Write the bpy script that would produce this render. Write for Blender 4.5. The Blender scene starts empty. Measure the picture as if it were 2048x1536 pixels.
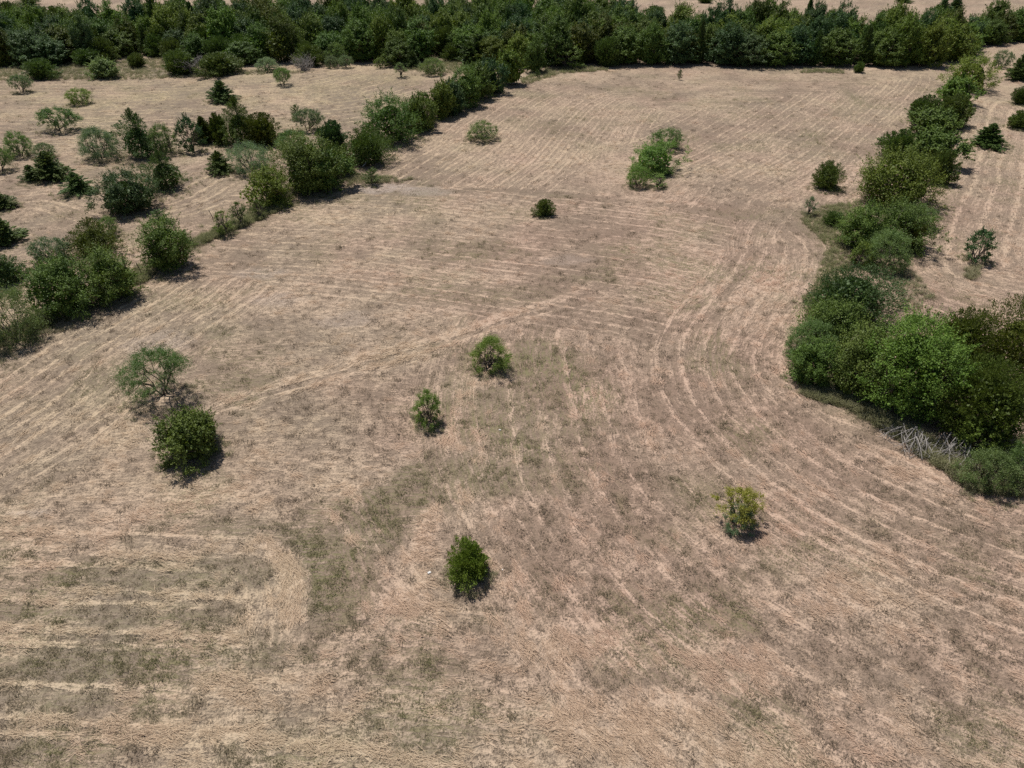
import bpy, math, random
import numpy as np
from mathutils import Vector

scene = bpy.context.scene
COL = scene.collection

# ------------------------------------------------------------------ camera
CAM_H = 30.0
PITCH = math.radians(35.0)          # degrees below the horizon
FPX = 1420.0                        # focal length in pixels of a 2048 px wide frame
cam_data = bpy.data.cameras.new('camera')
cam_data.sensor_width = 36.0
cam_data.lens = 36.0 * FPX / 2048.0
cam_data.clip_start = 0.5
cam_data.clip_end = 20000.0
cam = bpy.data.objects.new('camera', cam_data)
cam.location = (0, 0, CAM_H)
cam.rotation_euler = (math.radians(90) - PITCH, 0, 0)
COL.objects.link(cam)
scene.camera = cam

# ------------------------------------------------------------------ light
SUN_EL = math.radians(67.0)
SHADOW = Vector((0.60, -0.80, 0)).normalized()       # ground direction in which shadows fall
world = bpy.data.worlds.new('World')
scene.world = world
world.use_nodes = True
wn = world.node_tree.nodes
bg = wn['Background']
sky = wn.new('ShaderNodeTexSky')
sky.sky_type = 'NISHITA'
sky.sun_disc = False
sky.sun_elevation = SUN_EL
to_sun = Vector((-SHADOW.x, -SHADOW.y, 0))
sky.sun_rotation = math.atan2(to_sun.x, to_sun.y)
sky.air_density = 1.0
sky.dust_density = 1.0
sky.ozone_density = 1.0
world.node_tree.links.new(sky.outputs[0], bg.inputs[0])
bg.inputs[1].default_value = 0.060
sun_data = bpy.data.lights.new('sun', 'SUN')
sun_data.energy = 4.3
sun_data.angle = math.radians(0.53)
sun_data.color = (1.0, 0.97, 0.925)
sun = bpy.data.objects.new('sun', sun_data)
ldir = Vector((SHADOW.x * math.cos(SUN_EL), SHADOW.y * math.cos(SUN_EL), -math.sin(SUN_EL)))
sun.rotation_euler = ldir.to_track_quat('-Z', 'Y').to_euler()
sun.location = (-40, 60, 120)
COL.objects.link(sun)
scene.view_settings.view_transform = 'Standard'
scene.view_settings.look = 'None'
scene.view_settings.exposure = 0.15
scene.view_settings.gamma = 1.0
scene.view_settings.use_curve_mapping = False
scene.render.engine = 'CYCLES'
scene.cycles.use_denoising = False
scene.cycles.max_bounces = 4
scene.cycles.diffuse_bounces = 2
scene.cycles.transmission_bounces = 4
scene.cycles.transparent_max_bounces = 4

# ------------------------------------------------------------------ helpers
CP, SP = math.cos(PITCH), math.sin(PITCH)

def ray(px, py):
    a = (px - 1024.0) / FPX
    b = (768.0 - py) / FPX
    return a, CP + b * SP, -SP + b * CP          # direction x, y, z

def ground_at(px, py):
    dx, dy, dz = ray(px, py)
    t = CAM_H / -dz
    return dx * t, dy * t

def to_px(X, Y, Z=0.0):
    zc = Y * CP - (Z - CAM_H) * SP
    yu = Y * SP + (Z - CAM_H) * CP
    return 1024 + FPX * X / zc, 768 - FPX * yu / zc

def depth_of(Y, Z=0.0):
    return Y * CP - (Z - CAM_H) * SP

def z_on_plane(px, py, Y):
    dx, dy, dz = ray(px, py)
    return CAM_H + dz * (Y / dy)

_tab = np.random.RandomState(7).rand(256, 256).astype(np.float64)

def vnoise(x, y, seed=0):
    x = x + seed * 37.17
    y = y + seed * 91.73
    xi = np.floor(x).astype(np.int64)
    yi = np.floor(y).astype(np.int64)
    fx = x - xi
    fy = y - yi
    fx = fx * fx * (3 - 2 * fx)
    fy = fy * fy * (3 - 2 * fy)
    x0, x1, y0, y1 = xi & 255, (xi + 1) & 255, yi & 255, (yi + 1) & 255
    a = _tab[x0, y0] * (1 - fx) + _tab[x1, y0] * fx
    b = _tab[x0, y1] * (1 - fx) + _tab[x1, y1] * fx
    return a * (1 - fy) + b * fy

def fbm(x, y, seed=0, octs=4, gain=0.5):
    v = 0.0
    amp = 1.0
    tot = 0.0
    for o in range(octs):
        v = v + amp * vnoise(x * 2 ** o, y * 2 ** o, seed + o * 3)
        tot += amp
        amp *= gain
    return v / tot

def sstep(a, b, x):
    t = np.clip((x - a) / (b - a), 0, 1)
    return t * t * (3 - 2 * t)

def smooth_path(pts, n=10):
    """Catmull-Rom through world points"""
    P = np.array(pts, float)
    P = np.vstack([2 * P[0] - P[1], P, 2 * P[-1] - P[-2]])
    out = []
    for i in range(1, len(P) - 2):
        p0, p1, p2, p3 = P[i - 1], P[i], P[i + 1], P[i + 2]
        for k in range(n):
            t = k / n
            out.append(0.5 * ((2 * p1) + (-p0 + p2) * t + (2 * p0 - 5 * p1 + 4 * p2 - p3) * t * t
                              + (-p0 + 3 * p1 - 3 * p2 + p3) * t ** 3))
    out.append(P[-2])
    return np.array(out)

def path_px(pts, n=6):
    return smooth_path([ground_at(*p) for p in pts], n)

def sdf(path, X, Y, reach=60.0, heading=False):
    """signed distance (positive right of travel) and metres along the path"""
    sd = np.full(X.shape, 1e5)
    tt = np.zeros(X.shape)
    an = np.zeros(X.shape)
    seg = path[1:] - path[:-1]
    L = np.hypot(seg[:, 0], seg[:, 1])
    acc = np.concatenate([[0], np.cumsum(L)])
    xmin, ymin = path.min(0) - reach
    xmax, ymax = path.max(0) + reach
    idx = np.nonzero((X > xmin) & (X < xmax) & (Y > ymin) & (Y < ymax))[0]
    x, y = X[idx], Y[idx]
    b = np.full(x.shape, 1e9)
    s = np.full(x.shape, 1e5)
    t_ = np.zeros(x.shape)
    a_ = np.zeros(x.shape)
    for i in range(len(seg)):
        if L[i] < 1e-6:
            continue
        ux, uy = seg[i] / L[i]
        rx, ry = x - path[i, 0], y - path[i, 1]
        al = np.clip(rx * ux + ry * uy, 0, L[i])
        ex, ey = rx - al * ux, ry - al * uy
        d2 = ex * ex + ey * ey
        m = d2 < b
        b[m] = d2[m]
        cr = (rx * uy - ry * ux)[m]
        s[m] = np.sqrt(d2[m]) * np.where(cr >= 0, 1, -1)
        t_[m] = acc[i] + al[m]
        a_[m] = math.atan2(uy, ux)
    sd[idx] = s
    tt[idx] = t_
    an[idx] = a_
    if heading:
        return sd, tt, acc[-1], an
    return sd, tt, acc[-1]

def inside(poly, X, Y):
    c = np.zeros(X.shape, bool)
    n = len(poly)
    for i in range(n):
        x1, y1 = poly[i]
        x2, y2 = poly[(i + 1) % n]
        cond = ((y1 > Y) != (y2 > Y))
        with np.errstate(divide='ignore', invalid='ignore'):
            xi = (x2 - x1) * (Y - y1) / (y2 - y1 + 1e-12) + x1
        c ^= cond & (X < xi)
    return c

def mesh_from_arrays(name, V, F, attrs=None, smooth=False):
    """V (n,3); F (m,k) with k 3 or 4; attrs: {name: (domain, values)}"""
    me = bpy.data.meshes.new(name)
    V = np.ascontiguousarray(V, dtype=np.float32)
    F = np.ascontiguousarray(F, dtype=np.int32)
    k = F.shape[1]
    me.vertices.add(len(V))
    me.vertices.foreach_set('co', V.ravel())
    me.loops.add(F.size)
    me.loops.foreach_set('vertex_index', F.ravel())
    me.polygons.add(len(F))
    me.polygons.foreach_set('loop_start', np.arange(0, F.size, k, dtype=np.int32))
    me.polygons.foreach_set('loop_total', np.full(len(F), k, dtype=np.int32))
    if smooth:
        me.polygons.foreach_set('use_smooth', np.ones(len(F), dtype=bool))
    me.update(calc_edges=True)
    for an, (dom, val) in (attrs or {}).items():
        at = me.attributes.new(an, 'FLOAT', dom)
        at.data.foreach_set('value', np.ascontiguousarray(val, dtype=np.float32))
    return me

def node_mat(name):
    m = bpy.data.materials.new(name)
    m.use_nodes = True
    nt = m.node_tree
    nt.nodes.clear()
    out = nt.nodes.new('ShaderNodeOutputMaterial')
    return m, nt, out

def nn(nt, kind, **kw):
    n = nt.nodes.new(kind)
    for k, v in kw.items():
        setattr(n, k, v)
    return n

def mixrgb(nt, fac, a, b, blend='MIX'):
    n = nt.nodes.new('ShaderNodeMix')
    n.data_type = 'RGBA'
    n.blend_type = blend
    n.clamp_factor = True
    for sock, v in ((n.inputs[0], fac), (n.inputs[6], a), (n.inputs[7], b)):
        if isinstance(v, bpy.types.NodeSocket):
            nt.links.new(v, sock)
        elif isinstance(v, (int, float)):
            sock.default_value = v
        else:
            sock.default_value = (*v, 1.0)
    return n.outputs[2]

def math_(nt, op, a, b=None, c=None, clamp=False):
    n = nt.nodes.new('ShaderNodeMath')
    n.operation = op
    n.use_clamp = clamp
    for i, v in enumerate((a, b, c)):
        if v is None:
            continue
        if isinstance(v, bpy.types.NodeSocket):
            nt.links.new(v, n.inputs[i])
        else:
            n.inputs[i].default_value = v
    return n.outputs[0]

def attr(nt, name, kind='GEOMETRY'):
    n = nt.nodes.new('ShaderNodeAttribute')
    n.attribute_name = name
    n.attribute_type = kind
    return n.outputs['Fac']

def noise(nt, coord, scale, detail=3.0, rough=0.55, dist=0.0):
    n = nt.nodes.new('ShaderNodeTexNoise')
    n.inputs['Scale'].default_value = scale
    n.inputs['Detail'].default_value = detail
    n.inputs['Roughness'].default_value = rough
    n.inputs['Distortion'].default_value = dist
    nt.links.new(coord, n.inputs['Vector'])
    return n.outputs['Fac']

def maprange(nt, v, a, b, c=0.0, d=1.0):
    n = nt.nodes.new('ShaderNodeMapRange')
    nt.links.new(v, n.inputs[0])
    for i, x in enumerate((a, b, c, d)):
        n.inputs[i + 1].default_value = x
    return n.outputs[0]

# ------------------------------------------------------------------ the mown field
# mowing rounds: guide path in the photograph projected on the ground, offset range (m, right of travel),
# swath width, strength, contrast of light ridge / dark wheel track
FAMS = [
    # centre: long passes sloping gently down to the right
    dict(g=[(330, 440), (560, 450), (800, 462), (1230, 512), (1500, 560)], a=-15, b=16, s=1.8, m=0.85, r=0.30, d=0.46),
    # vertical passes in the middle
    dict(g=[(1128, 640), (1140, 720), (1165, 860), (1200, 960), (1290, 1100)], a=-5.5, b=7, s=2.2, m=0.75, r=0.35, d=0.4),
    # right: rounds following the hedge, bending out to the lower right
    dict(g=[(1500, 455), (1565, 450), (1618, 470), (1642, 510), (1625, 580), (1582, 650), (1552, 720), (1580, 790), (1660, 865),
            (1760, 930), (1880, 985), (2048, 1040), (2300, 1100)], a=-0.6, b=11, s=1.9, m=0.95, r=0.40, d=0.55),
    dict(g=[(1560, 640), (1552, 720), (1580, 790), (1660, 865), (1760, 930), (1880, 985), (2048, 1040), (2300, 1100)], a=9, b=27, s=2.7, m=0.4, r=0.40, d=0.42),
    # upper field: rounds nested inside hedge, wood and right hedge
    dict(g=[(640, 400), (720, 350), (830, 292), (930, 222), (1010, 178), (1090, 155), (1180, 146), (1500, 143), (1800, 145), (1872, 152),
            (1870, 180), (1815, 240), (1750, 310), (1690, 360), (1610, 410), (1540, 440)], a=0.2, b=44, s=1.6, m=0.72, r=0.28, d=0.52),
    # left margin along the hedgerow
    dict(g=[(-300, 900), (-100, 810), (60, 705), (190, 630), (300, 570), (420, 492), (560, 428), (720, 352), (830, 292)],
         a=0.2, b=12.5, s=1.9, m=0.85, r=0.42, d=0.42),
    # lower left rows
    dict(g=[(-400, 1166), (80, 1178), (300, 1187), (520, 1199)], a=-5, b=11.5, s=2.3, m=1.0, r=1.2, d=0.30, w=0.05),
    # the pale diagonal drive and the dark trail across the field, the turning loops of the lower left
    dict(g=[(330, 850), (440, 812), (640, 752), (780, 710), (900, 675), (1010, 640), (1120, 606), (1230, 560)], a=-0.6, b=1.0, s=0.9, m=1.0, r=1.3, d=0.25, w=0.2),
    dict(g=[(640, 395), (720, 380), (860, 380), (1000, 376), (1100, 384), (1300, 404), (1430, 420), (1545, 442), (1620, 470)], a=-0.5, b=0.9, s=0.95, m=1.0, r=0.3, d=1.0),
    dict(g=[(430, 1050), (490, 1070), (548, 1100), (582, 1150), (594, 1210), (590, 1290), (580, 1360)], a=-0.5, b=2.6, s=1.1, m=0.9, r=0.7, d=0.7),
    dict(g=[(640, 960), (700, 1020), (740, 1090), (770, 1160), (830, 1215), (960, 1240), (1060, 1225)], a=-1.5, b=1.2, s=1.2, m=0.8, r=0.7, d=0.5),
    # left field
    dict(g=[(-300, 232), (150, 228), (480, 215), (700, 200), (860, 160)], a=-60, b=22, s=2.2, m=0.9, r=0.5, d=0.50),
    dict(g=[(-200, 420), (120, 372), (300, 400), (420, 350), (520, 330)], a=-9, b=14, s=2.4, m=0.6, r=0.4, d=0.3),
    # right field
    dict(g=[(2300, 330), (2010, 200), (1960, 260), (1930, 360), (1880, 470), (1900, 560), (2300, 640)], a=-16, b=30, s=2.6, m=0.6, r=0.35, d=0.3),
]
for f in FAMS:
    f['p'] = path_px(f['g'])

# single tracks: path, half width m, straw change, green change
STROKES = [
    ([(440, 806), (640, 745), (780, 702), (900, 668), (1010, 632), (1120, 598), (1190, 566)], 0.45, 0.55, -0.1),
    ([(450, 825), (650, 764), (790, 722), (910, 688), (1020, 652), (1120, 620)], 0.30, 0.40, 0.0),
    ([(300, 860), (440, 806)], 0.5, 0.3, 0.0),
    ([(720, 382), (860, 384), (1000, 380), (1100, 388), (1300, 408), (1430, 424), (1545, 444)], 0.55, -0.5, 0.15),
    ([(880, 376), (1000, 372), (1100, 379), (1300, 398), (1430, 414)], 0.35, 0.3, 0.0),
    ([(485, 1072), (545, 1100), (580, 1150), (592, 1210), (588, 1290)], 0.45, 0.8, -0.2),
    ([(560, 1060), (610, 1090), (640, 1135), (652, 1190), (652, 1260)], 0.6, -0.45, 0.35),
    ([(640, 1005), (690, 1060), (735, 1100)], 0.3, 0.7, 0.0),
    ([(690, 960), (720, 1010), (770, 1075)], 0.25, 0.6, 0.0),
    ([(880, 980), (855, 1040), (835, 1100), (790, 1140)], 0.5, 0.7, -0.1),
    ([(780, 1150), (800, 1195), (860, 1225), (960, 1235)], 0.7, 0.55, -0.2),
    ([(-50, 1432), (150, 1448), (350, 1466), (600, 1490), (780, 1512), (950, 1545)], 0.2, 1.1, -0.1),
    ([(150, 1110), (250, 1113), (350, 1117), (460, 1121)], 0.15, 1.3, 0.0),
    ([(70, 1176), (200, 1182), (350, 1190), (510, 1200)], 0.15, 1.3, 0.0),
    ([(-40, 1252), (150, 1260), (350, 1271), (515, 1281)], 0.15, 1.2, 0.0),
    ([(400, 1350), (600, 1362)], 0.17, 0.9, 0.0),
    ([(920, 790), (900, 870), (885, 930)], 0.25, 0.5, 0.0),
    ([(1125, 690), (1135, 780), (1160, 850)], 0.2, 0.5, 0.0),
    ([(1000, 905), (1100, 898), (1190, 903)], 0.3, 0.45, 0.0),
    ([(1260, 660), (1360, 640), (1500, 590), (1560, 545), (1570, 500)], 0.5, 0.35, -0.1),
    ([(1438, 690), (1436, 640), (1460, 580), (1510, 530)], 0.35, -0.4, 0.1),
    ([(1700, 960), (1850, 1010), (1960, 1030)], 0.7, -0.35, 0.05),
    ([(1880, 1240), (1960, 1330), (2048, 1420)], 0.6, -0.45, 0.05),
    ([(1790, 1270), (1880, 1380), (2000, 1500)], 0.5, -0.4, 0.0),
    ([(1920, 1310), (1990, 1375), (2048, 1425)], 0.12, 0.3, 0.6),
    ([(1350, 1120), (1450, 1200), (1560, 1300)], 0.6, -0.4, 0.1),
    ([(1230, 960), (1250, 1040), (1330, 1130)], 0.5, -0.35, 0.15),
    ([(1400, 1210), (1500, 1270), (1640, 1330), (1740, 1360)], 0.35, -0.3, 0.0),
    ([(1180, 1360), (1300, 1362), (1400, 1345)], 0.4, -0.4, 0.0),
    ([(1890, 1000), (1930, 1030), (1970, 1055)], 0.15, 0.6, 0.0),
    ([(1750, 900), (1830, 930), (1900, 985)], 0.4, 0.6, 0.0),
    ([(1620, 455), (1650, 480), (1662, 500)], 0.18, 0.5, 0.0),
    ([(1300, 205), (1400, 185), (1480, 180), (1560, 186), (1570, 200), (1500, 208), (1400, 206)], 0.8, -0.35, 0.0),
    ([(1700, 215), (1760, 215), (1850, 225)], 0.8, -0.1, 0.35),
    ([(1690, 165), (1700, 190), (1740, 215)], 1.0, -0.2, 0.4),
]
STROKES = [(path_px(p), w, s, g) for p, w, s, g in STROKES]

# patches: px centre, px radii, straw change, green change, grey (bare pale soil)
PATCH = [
    (1090, 720, 70, 60, -0.3, 0.8, 0), (1010, 830, 120, 70, -0.3, 0.7, 0), (900, 960, 120, 70, -0.25, 0.6, 0), (1180, 800, 60, 80, -0.1, 0.4, 0), (1060, 950, 160, 50, -0.2, 0.5, 0),
    (690, 1060, 110, 90, -0.35, 0.8, 0), (800, 1010, 80, 80, -0.25, 0.5, 0), (930, 500, 120, 26, -0.25, 0.65, 0), (960, 590, 170, 24, -0.2, 0.5, 0),
    (1380, 530, 60, 18, -0.2, 0.4, 0), (1250, 500, 70, 20, 0, 0.3, 0), (1745, 205, 45, 16, -0.1, 0.5, 0),
    (1640, 290, 50, 30, 0, 0.25, 0), (1360, 300, 60, 18, 0, 0.2, 0), (1490, 430, 70, 14, -0.2, 0.4, 0),
    (350, 1150, 240, 40, -0.3, 0.55, 0), (480, 1060, 100, 26, -0.25, 0.55, 0), (300, 1230, 260, 30, -0.25, 0.35, 0), (350, 1310, 300, 26, -0.25, 0.25, 0), (620, 1250, 90, 120, -0.2, 0.25, 0),
    (100, 1490, 160, 50, -0.1, 0.25, 0), (860, 1440, 120, 50, -0.2, 0.25, 0), (980, 1240, 60, 25, -0.1, 0.3, 0),
    (760, 376, 62, 10, 0.1, -0.2, 0.8), (860, 382, 60, 9, 0, 0.0, 0.5), (520, 548, 60, 12, 0, 0, 0.35), (560, 600, 60, 14, 0, 0, 0.4),
    (310, 690, 70, 26, 0.1, 0, 0.35), (60, 1025, 50, 9, 0, 0, 0.5), (1130, 520, 60, 10, 0, 0, 0.25), (690, 640, 60, 16, 0, 0, 0.3),
    (1170, 545, 20, 8, -0.5, 0, 0), (1000, 555, 60, 16, 0.35, -0.2, 0), (1180, 415, 160, 18, 0.2, -0.1, 0),
    (940, 880, 45, 25, 0.35, -0.3, 0), (1290, 1130, 90, 60, 0.25, -0.3, 0), (1500, 1330, 140, 60, 0.3, -0.3, 0),
    (1250, 1440, 200, 50, 0.35, -0.2, 0), (1700, 1190, 110, 50, 0.25, -0.2, 0), (1180, 1280, 120, 50, 0.2, -0.1, 0),
    (560, 1330, 120, 60, 0, 0.05, 0), (1080, 1190, 60, 60, -0.25, 0.2, 0), (700, 1180, 70, 90, -0.3, 0.45, 0), (560, 1180, 30, 80, 0.1, -0.2, 0), (760, 1330, 160, 50, -0.2, 0.3, 0), (400, 1420, 300, 30, -0.15, 0.1, 0),
    (300, 1270, 260, 20, -0.2, 0.05, 0), (250, 1345, 260, 22, -0.2, 0.05, 0), (1850, 1060, 150, 25, -0.3, 0.1, 0),
    (1650, 470, 40, 50, -0.3, 0.8, 0), (1690, 425, 45, 18, -0.3, 0.8, 0), (1660, 540, 30, 40, -0.2, 0.5, 0),
    (130, 142, 200, 9, -0.1, 0.5, 0.25), (420, 146, 160, 7, -0.1, 0.4, 0.2), (900, 136, 70, 8, -0.1, 0.5, 0.1), (1110, 145, 60, 8, -0.2, 0.6, 0.1),
    (1650, 143, 40, 4, -0.2, 0.5, 0), (1930, 700, 20, 20, 0, 0, 0), (700, 350, 40, 10, -0.1, 0.6, 0),
    (1850, 560, 60, 40, 0, 0.35, 0), (1760, 830, 120, 40, -0.1, 0.5, 0),
]
_P = []
for px, py, rx, ry, s, g, gr in PATCH:
    x, y = ground_at(px, py)
    y1 = ground_at(px, py - ry)[1]
    y0 = ground_at(px, py + ry)[1]
    _P.append((x, (y0 + y1) / 2, rx * depth_of(y) / FPX, (y1 - y0) / 2, s, g, gr))

# colour of the ground: px, pinkness of the soil, yellowness of the straw
TINT = [(150, 800, .25, .35), (600, 700, .4, .2), (1100, 600, .85, .15), (1300, 450, .85, .1), (1500, 300, .5, .35), (1400, 180, .5, .3),
        (900, 300, .5, .5), (300, 200, .2, .9), (700, 180, .2, .9), (300, 420, .45, .45), (1950, 500, .75, .2), (1950, 200, .4, .5), (1250, 800, 1, 0),
        (1600, 1000, .9, 0), (1200, 1150, .95, 0), (300, 1300, .05, .25), (700, 1450, .15, .15), (1300, 1450, .4, .15),
        (1900, 1350, .6, .1), (900, 1200, .7, 0), (100, 1050, .35, .2), (700, 460, .4, .35), (1500, 600, .9, .1), (1500, 60, .5, .2), (200, 60, .4, .3)]
_T = [(*ground_at(a, b), c, d) for a, b, c, d in TINT]

HEDGE_L = path_px([(-200, 830), (0, 690), (160, 608), (330, 520), (540, 405), (640, 352), (740, 308), (850, 230), (930, 192), (1020, 155)])

def field(X, Y, stack=None):
    n_big = fbm(X / 9.0, Y / 9.0, 1, 4)
    n_mid = fbm(X / 1.7, Y / 1.7, 5, 3)
    wx = X + (fbm(X / 3.0, Y / 3.0, 11, 2) - 0.5) * 0.22
    wy = Y + (fbm(X / 3.0, Y / 3.0, 17, 2) - 0.5) * 0.22
    straw = 0.50 + (n_big - 0.5) * 0.9
    green = np.clip((fbm(X / 5.0, Y / 5.0, 23, 4) - 0.52) * 2.6, 0, 0.6)
    hgt = np.zeros_like(X)
    # mowing coordinates of the strongest round at each spot: across, along, swath number, strength, heading
    mow = dict(across=Y + 0.12 * X + 0.004 * X * X, along=X - 0.12 * Y, phase=Y * 0.4, amp=np.full_like(X, 0.12), head=np.full_like(X, -0.12))
    fam = np.zeros(X.shape, np.int64)
    if stack is not None:
        stack.append((mow['across'], mow['along'], mow['phase'], mow['amp']))
    for fi, f in enumerate(FAMS):
        d, t, L, an = sdf(f['p'], wx, wy, reach=70, heading=True)
        m = sstep(f['a'] - 1, f['a'] + 1, d) * (1 - sstep(f['b'] - 3, f['b'] + 2, d))
        m = m * sstep(0.0, 6.0, t) * (1 - sstep(L - 6.0, L - 0.2, t)) * f['m']
        m = m * (0.62 + 0.7 * np.clip(fbm(X / 7.0, Y / 7.0, 31, 3) * 2 - 0.5, 0, 1))
        m = np.clip(m, 0, 1)
        ph = d / f['s'] + (fbm(X / 11, Y / 11, 41, 2) - 0.5) * 0.25 + 0.37 * fi
        top = m > mow['amp']
        fam[top] = fi + 1
        if stack is not None:
            stack.append((d + 50 * fi, t + 300 * fi, ph + 40 * fi, m))
        for key, val in (('across', d + 50 * fi), ('along', t + 300 * fi), ('phase', ph + 40 * fi), ('amp', m), ('head', an)):
            mow[key] = np.where(top, val, mow[key])
        k = np.floor(ph)
        fr = ph - k
        jit = _tab[(k.astype(np.int64) * 7 + 3) & 255, 5]
        cen = 0.40 + 0.2 * jit
        w = f.get('w', 0.075)
        ridge = np.exp(-((fr - cen) / w) ** 2) * (0.55 + 0.7 * jit)
        dark = np.exp(-(((fr - cen - 0.28) % 1.0 - 0.0) / 0.12) ** 2) + 0.6 * np.exp(-(((fr - cen + 0.27)) / 0.1) ** 2)
        straw = straw + 0.55 * m * (f['r'] * ridge - f['d'] * dark)
        green = green + m * dark * 0.12
        hgt = hgt + m * ridge * 0.07
    for p, w, s, g in STROKES:
        d, t, L = sdf(p, wx * 0.6 + X * 0.4, wy * 0.6 + Y * 0.4, reach=4)
        pr = np.exp(-(d / w) ** 2) * sstep(-0.5, 2.0, t) * (1 - sstep(L - 2.5, L + 0.5, t))
        pr = pr * (np.clip(n_mid * 2.2 - 0.1, 0, 1.3) if s < 1 else np.clip(0.45 + n_mid * 1.1, 0, 1.2))
        pr = pr * (1.25 if abs(s) < 1 else 1.0)
        straw = straw + s * pr
        green = green + g * pr
        hgt = hgt + 0.06 * s * pr
    grey = np.zeros_like(X)
    wob = (n_mid - 0.5) * 1.4
    for x, y, rx, ry, s, g, gr in _P:
        q = ((X - x) / rx) ** 2 + ((Y - y) / ry) ** 2
        pr = 1 - sstep(0.25, 1.5, q + wob)
        straw = straw + s * pr
        green = green + 0.75 * g * pr * (0.4 + n_mid * 1.1)
        grey = grey + gr * pr
    pk = np.zeros_like(X)
    ye = np.zeros_like(X)
    ws = np.zeros_like(X)
    for x, y, c, d in _T:
        w = 1.0 / (((X - x) ** 2 + (Y - y) ** 2) + 9.0) ** 1.3
        pk += w * c
        ye += w * d
        ws += w
    pink = pk / ws + (fbm(X / 4.5, Y / 4.5, 57, 3) - 0.5) * 0.9
    yel = ye / ws + (fbm(X / 4.0, Y / 4.0, 63, 3) - 0.5) * 0.5
    # weedy feet of the left hedgerow
    d, t, L = sdf(HEDGE_L, X, Y, reach=6)
    hb = np.exp(-((d - 0.3) / 1.4) ** 2)
    green = green + 0.55 * hb
    straw = straw - 0.25 * hb
    n_fine = fbm(X / 0.42, Y / 0.42, 97, 2)
    straw = straw + (n_mid - 0.5) * 0.75 + (n_fine - 0.5) * 0.55 * (1 - sstep(70, 140, Y))
    mow['fam'] = fam
    return straw, green, pink, yel, grey, hgt, mow

def relief(X, Y):
    far = 1 - sstep(120, 220, Y)
    h = (fbm(X / 22, Y / 22, 71, 2) - 0.5) * 0.35
    h = h + ((fbm(X / 1.1, Y / 1.1, 77, 3) - 0.5) * 0.16 + (fbm(X / 0.33, Y / 0.33, 83, 2) - 0.5) * 0.06) * far
    return h

def z_at(x, y):
    X = np.array([x], float)
    Y = np.array([y], float)
    return float(relief(X, Y)[0])

th = np.concatenate([np.linspace(math.radians(89), math.radians(66), 30)[:-1], np.linspace(math.radians(66), math.radians(6.2), 600)])
rows = CAM_H / np.tan(th)
rows = np.concatenate([[-400, -120, -40, -15, -5], rows, [300, 340, 400, 520, 800, 1500, 4000]])
NU = 540
u = np.linspace(-1, 1, NU)
u = 0.75 * u + 0.25 * u ** 3
W = np.where(rows > 0, 24 + 1.0 * rows, 24 + np.abs(rows))
GX = (u[None, :] * W[:, None]).ravel()
GY = np.repeat(rows, NU)
STACK = []
straw, green, pink, yel, grey, hgt, mow = field(GX, GY, STACK)
GZ = relief(GX, GY) + hgt
nr = len(rows)
ii = np.arange(nr - 1)[:, None] * NU + np.arange(NU - 1)[None, :]
F = np.stack([ii, ii + 1, ii + NU + 1, ii + NU], -1).reshape(-1, 4)
# every facet carries the mowing coordinates of one round only, so that rounds meet in a clean edge
corner_fam = np.repeat(mow['fam'][F[:, 0]], 4)
cv = F.ravel()
MOWC = [np.stack([st[k] for st in STACK])[corner_fam, cv] for k in range(4)]
al4 = MOWC[1].reshape(-1, 4)
jump = (al4.max(1) - al4.min(1)) > 6 + 0.06 * GY[F[:, 0]]
al4[jump] = al4[jump][:, :1]
MOWC[1] = al4.ravel()
gme = mesh_from_arrays('ground', np.stack([GX, GY, GZ], 1), F,
                       dict(straw=('POINT', np.clip(straw, 0, 1.2)), green=('POINT', np.clip(green, 0, 1)), pink=('POINT', np.clip(pink, 0, 1)),
                            yellow=('POINT', np.clip(yel, 0, 1)), grey=('POINT', np.clip(grey, 0, 1)), across=('CORNER', MOWC[0]), along=('CORNER', MOWC[1]),
                            phase=('CORNER', MOWC[2]), amp=('CORNER', np.clip(MOWC[3], 0, 1))), smooth=True)
ground = bpy.data.objects.new('ground', gme)
ground['kind'] = 'structure'
COL.objects.link(ground)

STRAW_C = (0.45, 0.350, 0.250)
m, nt, out = node_mat('mown_field')
tc = nn(nt, 'ShaderNodeTexCoord').outputs['Object']
a_s, a_g, a_p, a_y, a_gr = (attr(nt, k) for k in ('straw', 'green', 'pink', 'yellow', 'grey'))
mp = nn(nt, 'ShaderNodeMapping')
mp.inputs['Scale'].default_value = (1, 1, 0.2)
nt.links.new(tc, mp.inputs['Vector'])
tc = mp.outputs[0]
n1 = noise(nt, tc, 2.2, 3, 0.62, 0.0)
n2 = noise(nt, tc, 7.5, 2, 0.65, 0.0)
# streaks that run with the mower
cx = nn(nt, 'ShaderNodeCombineXYZ')
nt.links.new(math_(nt, 'MULTIPLY', attr(nt, 'across'), 4.6), cx.inputs[0])
nt.links.new(math_(nt, 'MULTIPLY', attr(nt, 'along'), 0.95), cx.inputs[1])
ns = noise(nt, cx.outputs[0], 1.0, 3, 0.6, 0.4)
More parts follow.
